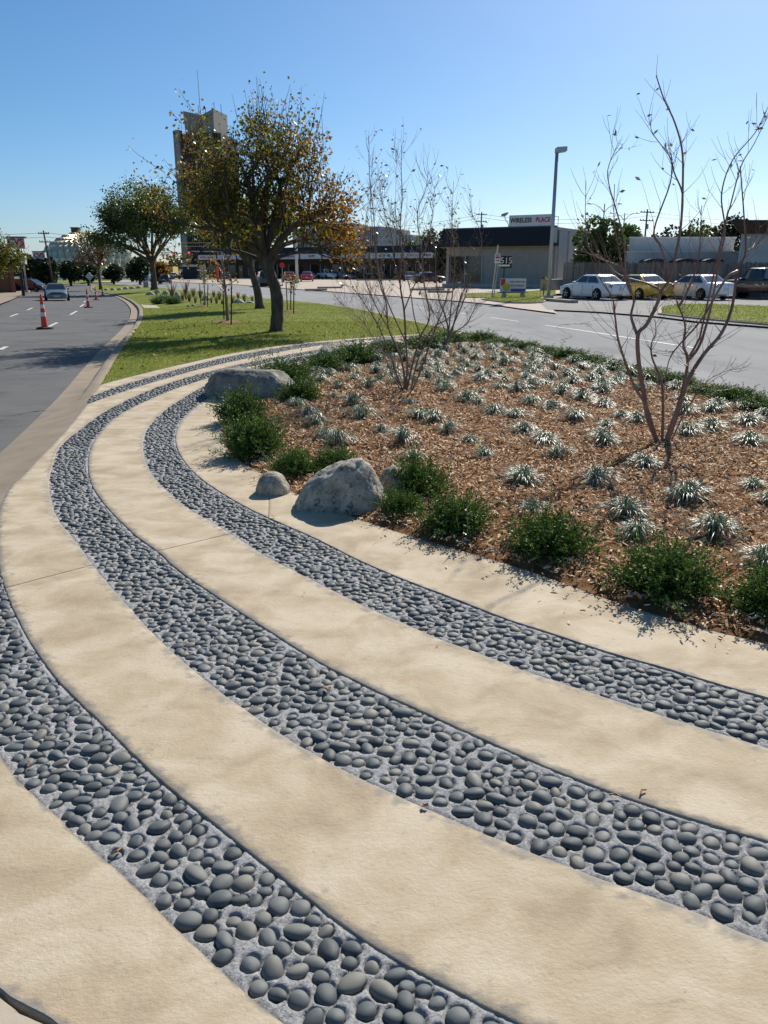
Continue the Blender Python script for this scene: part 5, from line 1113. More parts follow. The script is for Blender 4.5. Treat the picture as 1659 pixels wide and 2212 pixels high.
def text(s, size, loc, rz, mat, parent, rx=R(90), ext=.01, bold=0.0, sx=1.0, name='lettering'):
    cu = bpy.data.curves.new('t', 'FONT'); cu.body = s; cu.size = size; cu.extrude = ext; cu.offset = bold; cu.align_x = 'CENTER'; cu.align_y = 'CENTER'; cu.resolution_u = 3
    t_ = bpy.data.objects.new('t', cu); COL.objects.link(t_); dg = bpy.context.evaluated_depsgraph_get(); me = bpy.data.meshes.new_from_object(t_.evaluated_get(dg)); me.name = name
    bpy.data.objects.remove(t_); o = link(name, me, mat, parent, loc, (rx, 0, rz)); o.scale = (sx, 1, 1); return o
def bxo(name, c, d, mat, parent, bev=None, rz=0.0): m_ = MB(); m_.box(c, d, rz); return m_.build(name, M[mat] if isinstance(mat, str) else mat, parent, None, bev)
# --- shop with the shingled mansard roof
ws = empty('shop_building', (16.8, 82, -.05), R(-30.5), 'small stucco shop with dark shingled mansard roof and rooftop sign', 'building')
bxo('wall', (-5.9, 8.5, 2.05), (11.8, 17, 4.3), 'stucco', ws)
for k in range(6): bxo('pilaster', (.11, 1.0 + k * 3.1, 2.8), (.22, .3, 5.6), 'white_wall', ws)
bxo('side_wall', (.03, 8.6, 2.8), (.12, 16.6, 5.7), 'white_wall', ws); bxo('side_fascia', (.10, 8.6, 5.6), (.32, 17, .25), 'white_wall', ws)
m_ = MB(); m_.hexa([(-12.4, -.95, 3.98), (.25, -.95, 3.98), (.25, .6, 3.98), (-12.4, .6, 3.98)], [(-12.2, -.1, 5.78), (.12, -.1, 5.78), (.12, .6, 5.78), (-12.2, .6, 5.78)]); rf = m_.build('roof', M['shingle'], ws)
for k in range(9):                                                  # courses of shingles standing a little proud
    t = (k + .15) / 9; y0 = -.95 + .85 * t; z0 = 3.98 + 1.8 * t; m_ = MB(); m_.box((-6.1, y0 - .02, z0 + .02), (12.6 - .3 * t, .03, .14), 0, 0, Matrix.Rotation(-.44, 3, 'X')); m_.build('shingle_course', M['shingle'], rf)
bxo('roof_edge', (-6.05, -.06, 5.82), (12.4, .16, .10), pm('blue_grey_flashing', [(.10, .11, .16)], rough=.4), rf)
bxo('end_panel', (.20, -.35, 4.86), (.06, .9, 1.6), 'white_wall', ws)
bxo('soffit', (-6.0, -.5, 3.93), (12.2, .8, .06), pm('yellow_soffit', [(.42, .30, .10)], rough=.8), ws)
sg = empty('shopfront'); sg.parent = ws
for (x0, x1) in ((-11.4, -9.6), (-9.5, -7.7)):
    bxo('window', ((x0 + x1) / 2, -.03, 1.75), (x1 - x0, .08, 2.6), 'bglass', ws)
for x in (-11.5, -9.55, -7.62): bxo('mullion', (x, -.06, 1.75), (.09, .1, 2.75), 'galv', ws)
bxo('plinth', (-5.9, -.25, .15), (12.2, .5, .3), 'concrete2', ws)
bpy.data.objects.remove(sg)
rs = empty('roof_sign', (16.8, 82, 5.7), R(-30.5), 'white rooftop sign reading WIRELESS PLACE in black and red', 'sign')
bxo('panel', (-2.45, -.05, .62), (4.75, .12, 1.12), 'signw', rs, (.02, 1)); text('WIRELESS', .62, (-3.55, -.13, .66), 0, M['ink_k'], rs, bold=.012, sx=.86); text('PLACE', .62, (-1.25, -.13, .66), 0, M['ink_r'], rs, bold=.012, sx=.86)
for x in (-4.5, -.3):
    for z in (.15, 1.0): bxo('brace', (x, .8, z), (.05, 1.7, .05), 'galv', rs)
    bxo('brace', (x, 1.65, .5), (.05, .05, 1.1), 'galv', rs)
ds = empty('satellite_dish', (16.8 - 5.2 * .862, 82 + 5.2 * .507 + .2, 5.75), R(-30), 'grey satellite dish on the shop roof left of the rooftop sign', 'dish')
m_ = MB(); m_.lathe([(.0, -.16), (.2, -.13), (.4, -.02), (.46, .06), (.44, .07), (.38, 0), (0, -.13)], (0, 0, 0), 20); d_ = m_.build('reflector', pm('dish_grey', [(.4, .39, .37)], rough=.5), ds, 1.0, None, (-.15, 0, 1.25), (R(18), R(-12), 0))
m_ = MB(); m_.tube([(.35, 0, 0), (.3, 0, .35), (-.05, 0, .8), (-.12, 0, 1.12)], .04, 7); m_.build('arm', M['galv'], ds, 3)
# --- strip of shops
X0, X1 = atd(965, 590, 146), atd(430, 590, 176); ss = empty('strip_shops', (X0.x, 146, -.05), math.atan2(146 - 176, X0.x - X1.x), 'long low row of shops with dark fascia and pale sign band', 'building')
Ls = math.hypot(X0.x - X1.x, 30); nbay = 11; bw = Ls / nbay
bxo('wall', (-Ls / 2, 9, 2.3), (Ls, 12, 4.6), 'brownbrick', ss); m_ = MB(); m_.hexa([(-Ls, -.3, 4.75), (.2, -.3, 4.75), (.2, 3.2, 4.75), (-Ls, 3.2, 4.75)], [(-Ls, .7, 5.95), (.2, .7, 5.95), (.2, 3.2, 5.95), (-Ls, 3.2, 5.95)]); m_.build('roof', M['shingle'], ss)
bxo('canopy', (-Ls / 2, 1.6, 3.62), (Ls, 3.4, .2), 'dark', ss)
for k in range(nbay):
    cx = -Ls + bw * (k + .5); sgn = bxo('sign_band', (cx, -.05, 4.22), (bw - .35, .12, .95), 'signw', ss)
    bxo('post', (cx - bw / 2, -.05, 2.3), (.22, .22, 4.7), 'dark', ss); bxo('window', (cx - bw * .2, 2.98, 1.6), (bw * .45, .08, 2.2), 'bglass', ss); bxo('door', (cx + bw * .2, 2.98, 1.25), (bw * .2, .08, 2.5), 'bglass', ss)
    for s_ in (-.425, .025): bxo('mullion', (cx + bw * s_, 2.93, 1.6), (.09, .06, 2.3), 'galv', ss)
    if k == 5: text('K PIT', .62, (0.3, -.08, 0), 0, M['ink_k'], sgn, bold=.02).location = (cx + .3, -.13, 4.22); 
    elif k == 1: text('ZYA', .7, (cx, -.13, 4.22), 0, M['ink_k'], sgn, bold=.02)
    else:                                                           # lettering too far off to read: rows of uneven strokes
        r_ = random.Random(k); m_ = MB(); x = cx - bw * .36
        while x < cx + bw * .34:
            w_ = r_.uniform(.08, .2); m_.box((x, -.12, 4.22 + r_.uniform(-.05, .05)), (w_, .02, r_.uniform(.3, .5))); x += w_ + r_.uniform(.08, .16) + (.35 if r_.random() < .15 else 0)
        m_.build('lettering', M['ink_r'] if k % 3 == 0 else M['ink_k'], sgn)
# --- pale ribbed blocks far behind
def ribbed(label, px0, px1, pyt, Y, rz, depth, ribs, pent=None):
    a, b = atd(px0, 580, Y), atd(px1, 580, Y); H = atd(px0, pyt, Y).z + 1; w_ = b.x - a.x; root = empty('office_block', ((a.x + b.x) / 2, Y + depth / 2, -.5), rz, label, 'building', 'pale office blocks behind the shops')
    bxo('wall', (0, 0, H / 2), (w_, depth, H), 'paleconc', root); bxo('roof_edge', (0, 0, H + .15), (w_ + .5, depth + .5, .5), 'galv', root)
    for k in range(ribs):
        x = -w_ / 2 + w_ * (k + .5) / ribs; bxo('window', (x, -depth / 2 - .02, H * .52), (w_ / ribs * .42, .1, H * .8), 'bglass', root); bxo('rib', (x + w_ / ribs * .5, -depth / 2 - .3, H * .5), (.35, .6, H * .96), 'white_wall', root)
    if pent: bxo('penthouse', (pent[0] * w_, 0, H + pent[2] / 2), (pent[1] * w_, depth * .5, pent[2]), 'crownconc', root)
ribbed('wide pale ribbed office block behind the strip shops', 655, 797, 500, 225, R(-16), 24, 15, (.2, .4, 1.8)); ribbed('narrow bright ribbed office wing right of the wide block', 798, 840, 497, 222, R(-28), 10, 8)
ribbed('farther low ribbed office block with a rooftop penthouse', 843, 915, 514, 250, R(-20), 20, 10, (-.22, .36, 2.2))
# --- brown tower
tY = 400; a, b = atd(404, 580, tY), atd(506, 580, tY); w_ = b.x - a.x; H = atd(440, 287, tY).z + 3; tw = empty('office_tower', ((a.x + b.x) / 2, tY + 12, -3), R(-14), 'tall brown office tower with a pale concrete crown behind the trees', 'tower')
bxo('shaft', (.5, 0, H / 2), (w_ * .86, 22, H), 'brownconc', tw)
for k in range(17): bxo('fin', (-w_ * .36 + k * w_ * .86 / 17 + 1.6, -11.4, H / 2), (.55, .8, H - 1), pm('fin_brown', [(.10, .078, .066)], rough=.7) if k == 0 else bpy.data.materials['fin_brown'], tw)
for q, x in enumerate((-w_ * .49, -w_ * .41)): bxo('column', (x, -9.5 + q * -1.5, H / 2 + .8), (2.0, 3.5, H + 1.6), 'crownconc', tw)
bxo('column', (w_ * .47, -9.5, H / 2), (1.8, 3, H), 'crownconc', tw)
H2 = atd(440, 236, tY).z + 3.2; cw = w_ * .63; m_ = MB(); x0 = -w_ * .30
m_.add([(x0, -9, H - .5), (x0 + cw / 2, -6.2, H - .5), (x0 + cw, -9, H - .5), (x0 + cw, 6, H - .5), (x0, 6, H - .5), (x0 - .6, -9, H2), (x0 + cw / 2, -6.2, H2 - 1.6), (x0 + cw + .3, -9, H2 + .3), (x0 + cw + .3, 6, H2), (x0 - .6, 6, H2)],
       [(0, 1, 6, 5), (1, 2, 7, 6), (2, 3, 8, 7), (3, 4, 9, 8), (4, 0, 5, 9), (5, 6, 7, 8, 9)]); m_.build('crown', M['crownconc'], tw)
for x, h_ in ((-2, 3), (1.5, 2), (6, 4), (9.5, 3)): m_ = MB(); m_.tube([(x, -4, H2 - 1.8), (x, -4, H2 + h_)], .12, 5); m_.build('antenna', M['dark'], tw)
# --- gold dome
dY = 300; dc = atd(190, 580, dY); RB, HD = 18.6, 15.4; RS = (RB * RB + HD * HD) / (2 * HD); dz0 = base(dc.x, dY) - .3
dm = empty('gold_dome', (dc.x, dY, dz0), 0, 'gold geodesic dome with diamond panels behind the dark trees', 'dome'); amax = math.asin(min(1, RB / RS)) if HD < RS else math.pi - math.asin(RB / RS); NA, NRW = 36, 11
def dp(i, j, rr=0.0):
    al = amax * i / NRW; th = 2 * math.pi * (j + (.5 if i % 2 else 0)) / NA; r = (RS + rr) * math.sin(al); return Vector((r * math.cos(th), r * math.sin(th), (RS + rr) * math.cos(al) - (RS - HD)))
rest = MB(); npan = 0
for i in range(1, NRW):
    for j in range(NA):
        q = [dp(i - 1, j + (0 if i % 2 == 0 else 0) - (0 if i % 2 else 0) + (0)), None, None, None]
        e = 1 if i % 2 else 0
        P4 = [dp(i - 1, j + (0 if not e else 0) if False else (j + e * .5 + .0 if False else j)), dp(i, j), dp(i, j), dp(i, j)]
        top = Vector(dp(i - 1, 0)); th = 2 * math.pi * (j + (.5 if i % 2 else 0)) / NA
        def pol(ii, t_, rr=0.0):
            al = amax * ii / NRW; r = (RS + rr) * math.sin(al); return Vector((r * math.cos(t_), r * math.sin(t_), (RS + rr) * math.cos(al) - (RS - HD)))
        hw_ = math.pi / NA; c = pol(i, th, 1.0); cor = [pol(i - 1, th), pol(i, th + hw_), pol(i + 1, th), pol(i, th - hw_)]
        fr = math.sin(th) < .25 and npan < 290
        m_ = MB() if fr else rest; m_.add([c] + cor, [(0, 1, 2), (0, 2, 3), (0, 3, 4), (0, 4, 1)])
        if fr: m_.build('panel', M['gold'], dm); npan += 1
o = rest.build('panel_rest', M['gold'], dm); o['kind'] = 'stuff'
m_ = MB(); m_.lathe([(RB + .5, -.5), (RB + .5, .4), (RB - .3, .5)], (0, 0, 0), 40); m_.build('base_ring', M['crownconc'], dm)
cu_ = bxo('cupola', (-3.0, 0, HD + .7), (2.4, 2.4, 2.6), 'brownbrick', dm); bxo('cupola_cap', (-3, 0, HD + 2.1), (2.9, 2.9, .25), 'dark', cu_)
# --- pharmacy at the left edge
pY = 104; ph = empty('pharmacy_building', (atd(24, 600, pY).x, pY, base(-40, pY) - .1), R(24), 'red brick pharmacy with a curved white awning at the left edge', 'building')
bxo('wall', (-7, 5, 1.75), (14, 10, 3.6), 'brick', ph); bxo('coping', (-7, 5, 3.62), (14.2, 10.2, .16), 'signw', ph); bxo('pier', (.12, -.12, 1.8), (.5, .5, 3.7), 'brick', ph); bxo('window', (-6, -.04, 1.6), (5, .1, 2.4), 'bglass', ph)
m_ = MB(); n = 8; V = []
for k in range(n + 1):
    t = math.pi / 2 * k / n
    for y in (0, 3.5): V.append((.1 + 1.2 * math.sin(t), y + .6, 2.0 + 1.0 * math.cos(t)))
m_.add(V, [(2 * k, 2 * k + 1, 2 * k + 3, 2 * k + 2) for k in range(n)]); m_.add([(v[0] - .06, v[1], v[2] - .06) for v in V], [(2 * k, 2 * k + 2, 2 * k + 3, 2 * k + 1) for k in range(n)]); m_.build('awning', pm('awning_cloth', [(.72, .68, .55)], rough=.8, transl=.3), ph, 3)
def shop_sign(label, x0, x1, y0, y1, Y, txt, size, sub=None, post=True, edge='signw'):
    a, b = atd(x0, y1, Y), atd(x1, y0, Y); w_, h_ = b.x - a.x, b.z - a.z; root = empty('shop_sign', ((a.x + b.x) / 2, Y, a.z), R(4), label, 'sign', 'red lettered pharmacy signs')
    bxo('box', (0, .3, h_ / 2), (w_, .6, h_), 'signw', root, (.02, 1)); bxo('cap', (0, .3, h_ + .04), (w_ + .1, .7, .12), 'dark', root)
    text(txt, size, (.0, -.03, h_ * .56), 0, M['ink_r'], root, bold=.03)
    if sub: text(sub, size * .42, (.1, -.03, h_ * .2), 0, M['ink_r'], root, bold=.006)
    if post: m_ = MB(); m_.tube([(0, .3, -(a.z - base(a.x, Y))), (0, .3, .05)], .16, 10); m_.build('post', M['dark'], root)
    return root
shop_sign('large pharmacy sign partly behind the yellow green tree', 17, 51, 513, 537, 86, 'CVS', .95, 'pharmacy'); shop_sign('lower small pharmacy sign on the brick building', 30, 52, 551, 571, 103, 'CVS', .5, 'pharmacy', False); shop_sign('small pharmacy pylon sign left of the utility pole', 72, 96, 544, 562, 120, 'CVS', .85)
# --- low white buildings behind the fence
lw = empty('white_building', (0, 0, 0), 0, 'low white flat-roofed building behind the plank fence', 'building'); A, B = atd(1362, 580, 72), atd(1590, 580, 72)
sh = lambda nm, x0, x1, y0, y1, z0, z1, mt, rt, b=.4: (lambda m_: m_.build(nm, M[mt], rt))(MB().hexa(*[[(x0, y0, z), (x1, y0, z), (x1 + b * (y1 - y0), y1, z), (x0 + b * (y1 - y0), y1, z)] for z in (z0, z1)]))
sh('wall', A.x, B.x, 73, 83, -.1, 4.3, 'white_wall', lw); sh('parapet', A.x - .1, B.x + .1, 72.9, 83.1, 4.3, 4.42, 'signw', lw)
fa, fb = atd(1356, 548, 64), atd(1625, 548, 64); sh('front_wing', fa.x, fb.x, 64.3, 72.8, -.1, 2.95, 'white_wall', lw); sh('front_coping', fa.x - .1, fb.x + .1, 64.2, 72.85, 2.95, 3.05, 'signw', lw)
for (p0, p1) in ((1386, 1433), (1452, 1499), (1512, 1556)):
    a, b = atd(p0, 560, 63.5), atd(p1, 560, 63.5); w2 = b.x - a.x; m_ = MB(); V = []
    for k in range(9):
        t = math.pi * k / 8
        V += [((a.x + b.x) / 2 - w2 / 2 * math.cos(t), 62.6, 2.05 + .42 * math.sin(t) ** .5), ((a.x + b.x) / 2 - w2 / 2 * math.cos(t), 64.25, 2.05 + .42 * math.sin(t) ** .5)]
    m_.add(V, [(2 * k, 2 * k + 1, 2 * k + 3, 2 * k + 2) for k in range(8)] + [tuple(range(0, 18, 2))]); m_.build('awning', pm('brown_awning', [(.07, .05, .042)], rough=.8) if 'brown_awning' not in bpy.data.materials else bpy.data.materials['brown_awning'], lw)
hs = empty('brown_eaved_house', (0, 0, 0), 0, 'grey-white walled building with a thick brown eave at the right edge', 'building'); a = atd(1592, 580, 60); zt = atd(1600, 492, 60).z; sh('wall', a.x, a.x + 14, 60, 70, -.1, zt, 'white_wall', hs, .46)
e0 = atd(1580, 476, 58.5); e1 = atd(1583, 503, 58.5); m_ = MB(); m_.hexa([(e1.x + .9, 59.5, e1.z), (e1.x + 16, 59.5, e1.z), (e1.x + 21, 70, e1.z), (e1.x + 5.8, 70, e1.z)], [(e0.x, 58.4, e0.z - .12), (e0.x + 17, 58.4, e0.z - .12), (e0.x + 22.5, 70.5, e0.z - .12), (e0.x + 5.6, 70.5, e0.z - .12)]); m_.build('eave', pm('brown_eave', [(.075, .055, .045), (.11, .085, .07)], 3, rough=.8), hs); sh('roof_edge', e0.x - .05, e0.x + 17, 58.3, 70.6, e0.z - .12, e0.z + .02, 'dark', hs, .46)
bxo('window', (a.x + 5, 59.96, 2.6), (1.4, .1, 1.3), 'bglass', hs)
# --- plank fence: every plank its own piece
fn = empty('plank_fence', (11.6, 53.2, -.06), R(-2.0), 'weathered grey plank fence behind the parked cars', 'fence'); pm_ = MB(); pm_.add([(-.07, -.011, 0), (.07, -.011, 0), (.07, -.011, 2.10), (.04, -.011, 2.15), (-.04, -.011, 2.15), (-.07, -.011, 2.10), (-.07, .011, 0), (.07, .011, 0), (.07, .011, 2.10), (.04, .011, 2.15), (-.04, .011, 2.15), (-.07, .011, 2.10)], [(0, 1, 2, 3, 4, 5), (11, 10, 9, 8, 7, 6)] + [(i, 6 + i, 6 + (i + 1) % 6, (i + 1) % 6) for i in range(6)]); pme = pm_.mesh('plank'); pme.materials.append(M['wood'])
for k in range(112):
    o = link('plank', pme, None, fn, (.07 + k * .148, random.gauss(0, .004), random.gauss(0, .012)), (0, random.gauss(0, .006), random.gauss(0, .03))); o.scale = (1, 1, random.uniform(.985, 1.03))
for z in (.35, 1.1, 1.85): bxo('rail', (8.3, .045, z), (16.6, .04, .09), 'wood', fn)
for k in range(8): bxo('post', (.1 + k * 2.35, .09, 1.0), (.09, .09, 2.05), 'wood', fn)
lwl = bxo('low_wall', (0, 0, .45), (.4, 7, .95), 'stucco', None, (.03, 1)); lwl.location = (*at(1190, 630, -.05)[:2], -.05); lwl.rotation_euler = (0, 0, R(-30)); lwl.location.y += 6; lwl.location.x += 1.6; tag(lwl, 'low tan wall between the shop side wall and the plank fence', 'wall')
yb = empty('yellow_building', (0, 0, 0), 0, 'small yellow building far off below the left traffic light', 'building'); a, b = atd(355, 588, 230), atd(373, 576, 230); bxo('wall', ((a.x + b.x) / 2, 233, (b.z - 1) / 2), (b.x - a.x, 6, b.z + 1), pm('yellow_stucco', [(.55, .42, .16)], rough=.9), yb); bxo('window', ((a.x + b.x) / 2, 229.95, b.z * .55), (.7, .1, 1.0), 'bglass', yb)
for i, (x0, x1, yt, Y, mt, lb) in enumerate([(395, 430, 572, 210, 'dark', 'small dark building with a pale roof sign at the far junction'), (283, 330, 588, 260, 'stucco', 'low pale building far off behind the shade tree')]):
    a, b = atd(x0, 590, Y), atd(x1, yt, Y); o = empty('far_shop', (0, 0, 0), 0, lb, 'building'); bxo('wall', ((a.x + b.x) / 2, Y + 4, (b.z - 1.5) / 2), (b.x - a.x, 8, b.z + 1.5), mt, o); bxo('fascia', ((a.x + b.x) / 2, Y - .1, b.z - .2), (b.x - a.x, .2, .5), 'signw', o)
# ================================================================ street furniture
M['orange'] = pm('traffic_orange', [(.75, .06, .025)], rough=.4, spec=.4); M['refl'] = pm('reflective_white', [(.75, .72, .68)], rough=.4); M['rubber'] = pm('black_rubber', [(.02, .02, .02)], rough=.8)
def channelizer(px, py, label):
    o = empty('traffic_channelizer', atg(px, py, -.12), random.uniform(0, 1), label, 'traffic cone', 'orange channelizers on the left road'); m_ = MB(); m_.lathe([(.27, 0), (.27, .05), (.22, .07), (.1, .08)], (0, 0, 0), 8); m_.build('base', M['rubber'], o)
    zs = [.07, .42, .55, .68, .80, 1.0, 1.08, 1.12]; rad = lambda z: .105 - .065 * (z - .07) / 1.05
    for k, (z0, z1) in enumerate(zip(zs[:-1], zs[1:])):
        if k < 5:
            m_ = MB(); m_.lathe([(rad(z0), z0), (rad(z1), z1)], (0, 0, 0), 14); m_.build('sleeve' if k % 2 == 0 else 'reflective_band', M['orange'] if k % 2 == 0 else M['refl'], o, .8)
    m_ = MB(); m_.lathe([(.045, 1.0), (.03, 1.04), (.034, 1.09), (.02, 1.13)], (0, 0, 0), 12); m_.build('handle', M['orange'], o, .8)
channelizer(97, 711, 'nearest orange and white traffic channelizer on the left road'); channelizer(191, 665, 'second orange channelizer, right of the approaching grey sedan'); channelizer(208, 648, 'third orange channelizer, between the second and the farthest'); channelizer(222, 639, 'farthest orange channelizer beside the far kerb')
def light_pole(label, base_px, top_py, Y, head='box', r=.1, group=None, dz=-.05, mat='galv', arms=None, name='street_lamp'):
    p = atd(base_px[0], base_px[1], Y); z0 = base(p.x, Y) + dz; H = atd(base_px[0], top_py, Y).z - z0; o = empty(name, (p.x, Y, z0), 0, label, 'street lamp', group)
    m_ = MB(); m_.tube([(0, 0, 0), (0, 0, H)], [r, r * .8], 10); m_.build('pole', M[mat], o, 3); bxo('base', (0, 0, .09), (.55, .55, .2), 'concrete2', o, (.03, 1))
    if head == 'box': m_ = MB(); m_.hexa([(-.08, -.3, H - .22), (.55, -.3, H - .14), (.55, .3, H - .14), (-.08, .3, H - .22)], [(-.08, -.3, H + .08), (.55, -.3, H + .12), (.55, .3, H + .12), (-.08, .3, H + .08)]); m_.build('lamp_head', M['galv'], o, None, (.02, 1))
    if head == 'double':
        for s in (-1, 1):
            m_ = MB(); m_.tube([(0, 0, H - 1.3), (s * .6, 0, H - .6), (s * 1.5, 0, H - .05), (s * 2.0, 0, H)], [.06, .05, .045, .04], 7); ar = m_.build('arm', M['galv'], o, 3); m_ = MB(); m_.lathe([(.0, -.14), (.16, -.12), (.22, 0), (.15, .1), (0, .13)], (0, 0, 0), 10, 'Z'); h_ = m_.build('lamp_head', M['galv'], ar, 3, None, (s * 2.3, 0, H)); h_.scale = (1.9, 1, .8)
    if head == 'flood':
        for z in (H - .1, H - .75)[:arms or 2]: bxo('lamp_head', (-.4, 0, z), (.6, .45, .22), 'dark', o, (.02, 1))
    return o
light_pole('tall grey street lamp with a box head left of the plank fence', (1185, 637), 322, 51.5, 'box', .125)
light_pole('white lamp pole in the parking lot among the red cars', (642, 612), 470, 112, 'none', .2, None, -.05, 'white_wall'); 
light_pole('left double-armed street lamp beyond the fence trees', (1294, 600), 440, 130, 'double', .1, 'double-armed lamps'); light_pole('right double-armed street lamp beside the utility pole', (1338, 600), 460, 150, 'double', .1, 'double-armed lamps')
light_pole('floodlight pole with two heads right of the large pharmacy sign', (55, 600), 522, 105, 'flood', .11, 'floodlight poles', 0, 'galv'); light_pole('floodlight pole before the left rim of the gold dome', (103, 600), 547, 135, 'flood', .09, 'floodlight poles', 0, 'galv', 1)
def utility_pole(label, px, top, Y, arm=1.1, lean=0.0, r=.15):
    p = atd(px, 590, Y); z0 = base(p.x, Y) - .1; H = atd(px, top, Y).z - z0; o = empty('utility_pole', (p.x, Y, z0), R(25), label, 'utility pole', 'wooden utility poles'); m_ = MB(); m_.tube([(-lean * .02, 0, 0), (lean, 0, H)], [r, r * .7], 9); m_.build('pole', M['pole'], o, 3)
    for z in (H - .4, H - 1.5)[:2]:
        bxo('crossarm', (lean, 0, z), (arm * 2, .1, .12), 'pole', o)
        for s in (-.9, -.45, .45, .9): m_ = MB(); m_.lathe([(.05, 0), (.06, .08), (.03, .16)], (lean + s * arm, 0, z + .06), 7); m_.build('insulator', M['dark'], o)
    m_ = MB(); m_.lathe([(.18, 0), (.2, .08), (.2, .6), (.15, .66)], (lean + .3, .1, H - 2.6), 10); m_.build('transformer', M['galv'], o, .8)
    return Vector((p.x, Y, z0 + H - .3))
u0 = utility_pole('leaning wooden utility pole at the left before the gold dome', 113, 498, 115, .7, -.5); u1 = utility_pole('wooden utility pole behind the low white building', 1386, 452, 118, 1.2); u2 = utility_pole('wooden utility pole behind the shingle-roofed shop', 1036, 458, 140, 1.0)
def wire(label, a, b, sag, r=.022):
    P = [a.lerp(b, t / 14) - Vector((0, 0, sag * 4 * (t / 14) * (1 - t / 14))) for t in range(15)]; m_ = MB(); m_.tube(P, r, 4); tag(m_.build('power_line', M['dark'], None, 3), label, 'power line', 'overhead power lines')
far_l = Vector((-110, 100, u0.z + 1)); far_m = Vector((-20, 175, u0.z + 2)); far_r = Vector((90, 130, u1.z))
for k in range(2): o_ = Vector((.0, 0, -.55 * k)); nm = ('upper', 'lower')[k]; wire(f'{nm} power line running left from the pole before the dome', u0 + o_, far_l + o_, 1.2); wire(f'{nm} power line from the dome-side pole to the right', u0 + o_, far_m + o_, 1.4); wire(f'{nm} power line between the shop pole and the white-building pole', u2 + o_, u1 + o_, 1.0); wire(f'{nm} power line leaving the right picture edge', u1 + o_, far_r + o_, 1.4); wire(f'{nm} power line from the shop pole to the left', u2 + o_, far_m + o_ + Vector((0, 0, 3)), 1.8)
# traffic signals
def signal(label, px, py, Y, side):
    h = atd(px, py, Y); z0 = base(h.x, Y) - .1; o = empty('traffic_signal', (h.x + side, Y, z0), 0, label, 'traffic light', 'traffic lights at the far junction'); H = h.z - z0 + .9
    m_ = MB(); m_.tube([(0, 0, 0), (0, 0, H + .1)], .13, 8); m_.build('pole', M['galv'], o); m_ = MB(); m_.tube([(0, 0, H - .1), (-side, 0, H)], .07, 7); m_.build('mast_arm', M['galv'], o)
    hd = bxo('signal_head', (-side, 0, H - .75), (.5, .35, 1.4), 'dark', o, (.03, 1))
    for k, c in enumerate(((.9, .02, .03), (.12, .09, .02), (.02, .08, .04))):
        m_ = MB(); m_.lathe([(.0, -.2), (.17, -.19), (.17, -.15)], (-side, 0, H - .3 - k * .42), 12, 'Y'); m_.build('lens', pm('lens_%d' % k if side > 0 else 'lens_%d_b' % k, [c], rough=.3, emit=(c, 5.0) if k == 0 else None), hd)
signal('left traffic light showing red at the far junction', 376, 555, 165, -5.5); signal('right traffic light showing red at the far junction', 409, 553, 165, 6.5)
# signs by the shop
sp = empty('parking_sign', at(1062, 645), 0, 'small white and red parking sign on a leaning steel post by the street', 'sign'); tp = atd(1076, 529, 45.6) - at(1062, 645)
m_ = MB(); m_.tube([(0, 0, -.1), tuple(tp)], .04, 6); m_.build('post', M['galv'], sp); m_ = MB(); m_.tube([(.11, .05, -.1), (.33, .05, 2.0)], .03, 6); m_.build('post', M['galv'], sp)
c = atd(1075, 558, 45.55) - at(1062, 645); bxo('plate', tuple(c), (.32, .02, .5), 'signw', sp, (.01, 1)); 
for z, s_, hh in ((.17, .2, .05), (.05, .22, .1), (-.12, .18, .05)): bxo('print', (c.x, c.y - .014, c.z + z), (s_, .006, hh), 'ink_r', sp)
nb = empty('number_sign', at(1087, 626), 0, 'black sign reading 515 on a thin post behind the bench', 'sign'); yN = at(1087, 626).y; f = lambda px, py: atd(px, py, yN) - at(1087, 626)
a, b = f(1081, 579), f(1106, 553); bxo('board', ((a.x + b.x) / 2, 0, (a.z + b.z) / 2), (b.x - a.x, .15, b.z - a.z), 'ink_k', nb, (.02, 1)); text('515', (b.z - a.z) * .72, ((a.x + b.x) / 2, -.085, (a.z + b.z) / 2 + .1), 0, M['signw'], nb, bold=.0); a2, b2 = f(1074, 575.5), f(1101, 571.5); bxo('strip', ((a2.x + b2.x) / 2, -.09, (a2.z + b2.z) / 2), (b2.x - a2.x, .03, b2.z - a2.z), pm('cream_strip', [(.7, .66, .5)], rough=.5), nb)
m_ = MB(); m_.tube([(.0, 0, -.05), (0, 0, a.z + .05)], .05, 8); m_.build('post', M['dark'], nb)
bg_ = at(1108, 643); bn = empty('advertising_bench', (bg_.x, bg_.y, .0), R(2), 'street bench with a printed pizza advertisement on its back', 'bench'); k_ = bg_.y / FPX
wB, hB = 54 * k_, 27 * k_; zB = 12 * k_ - .02; bxo('backrest', (0, .12, zB + hB / 2), (wB, .06, hB), 'signw', bn, (.01, 1))
bxo('seat', (-.08, -.15, zB - .02), (wB * 1.12, .42, .05), 'wood', bn, (.01, 1))
for x in (-wB * .36, wB * .36): m_ = MB(); m_.hexa([(x - .13, -.3, -.03), (x + .13, -.3, -.03), (x + .13, .2, -.03), (x - .13, .2, -.03)], [(x - .09, -.26, zB - .045), (x + .09, -.26, zB - .045), (x + .09, .16, zB - .045), (x - .09, .16, zB - .045)]); m_.build('leg', M['concrete2'], bn, None, (.02, 1))
yb_ = .084; bxo('print_red', (-wB * .40, yb_, zB + hB * .72), (wB * .17, .006, hB * .5), pm('print_orange', [(.55, .06, .03)], rough=.5), bn); m_ = MB(); m_.lathe([(0, -.012), (hB * .28, -.012), (hB * .28, .004)], (-wB * .27, yb_, zB + hB * .38), 18, 'Y'); m_.build('print_disc', pm('print_yellow', [(.62, .45, .05)], rough=.5), bn)
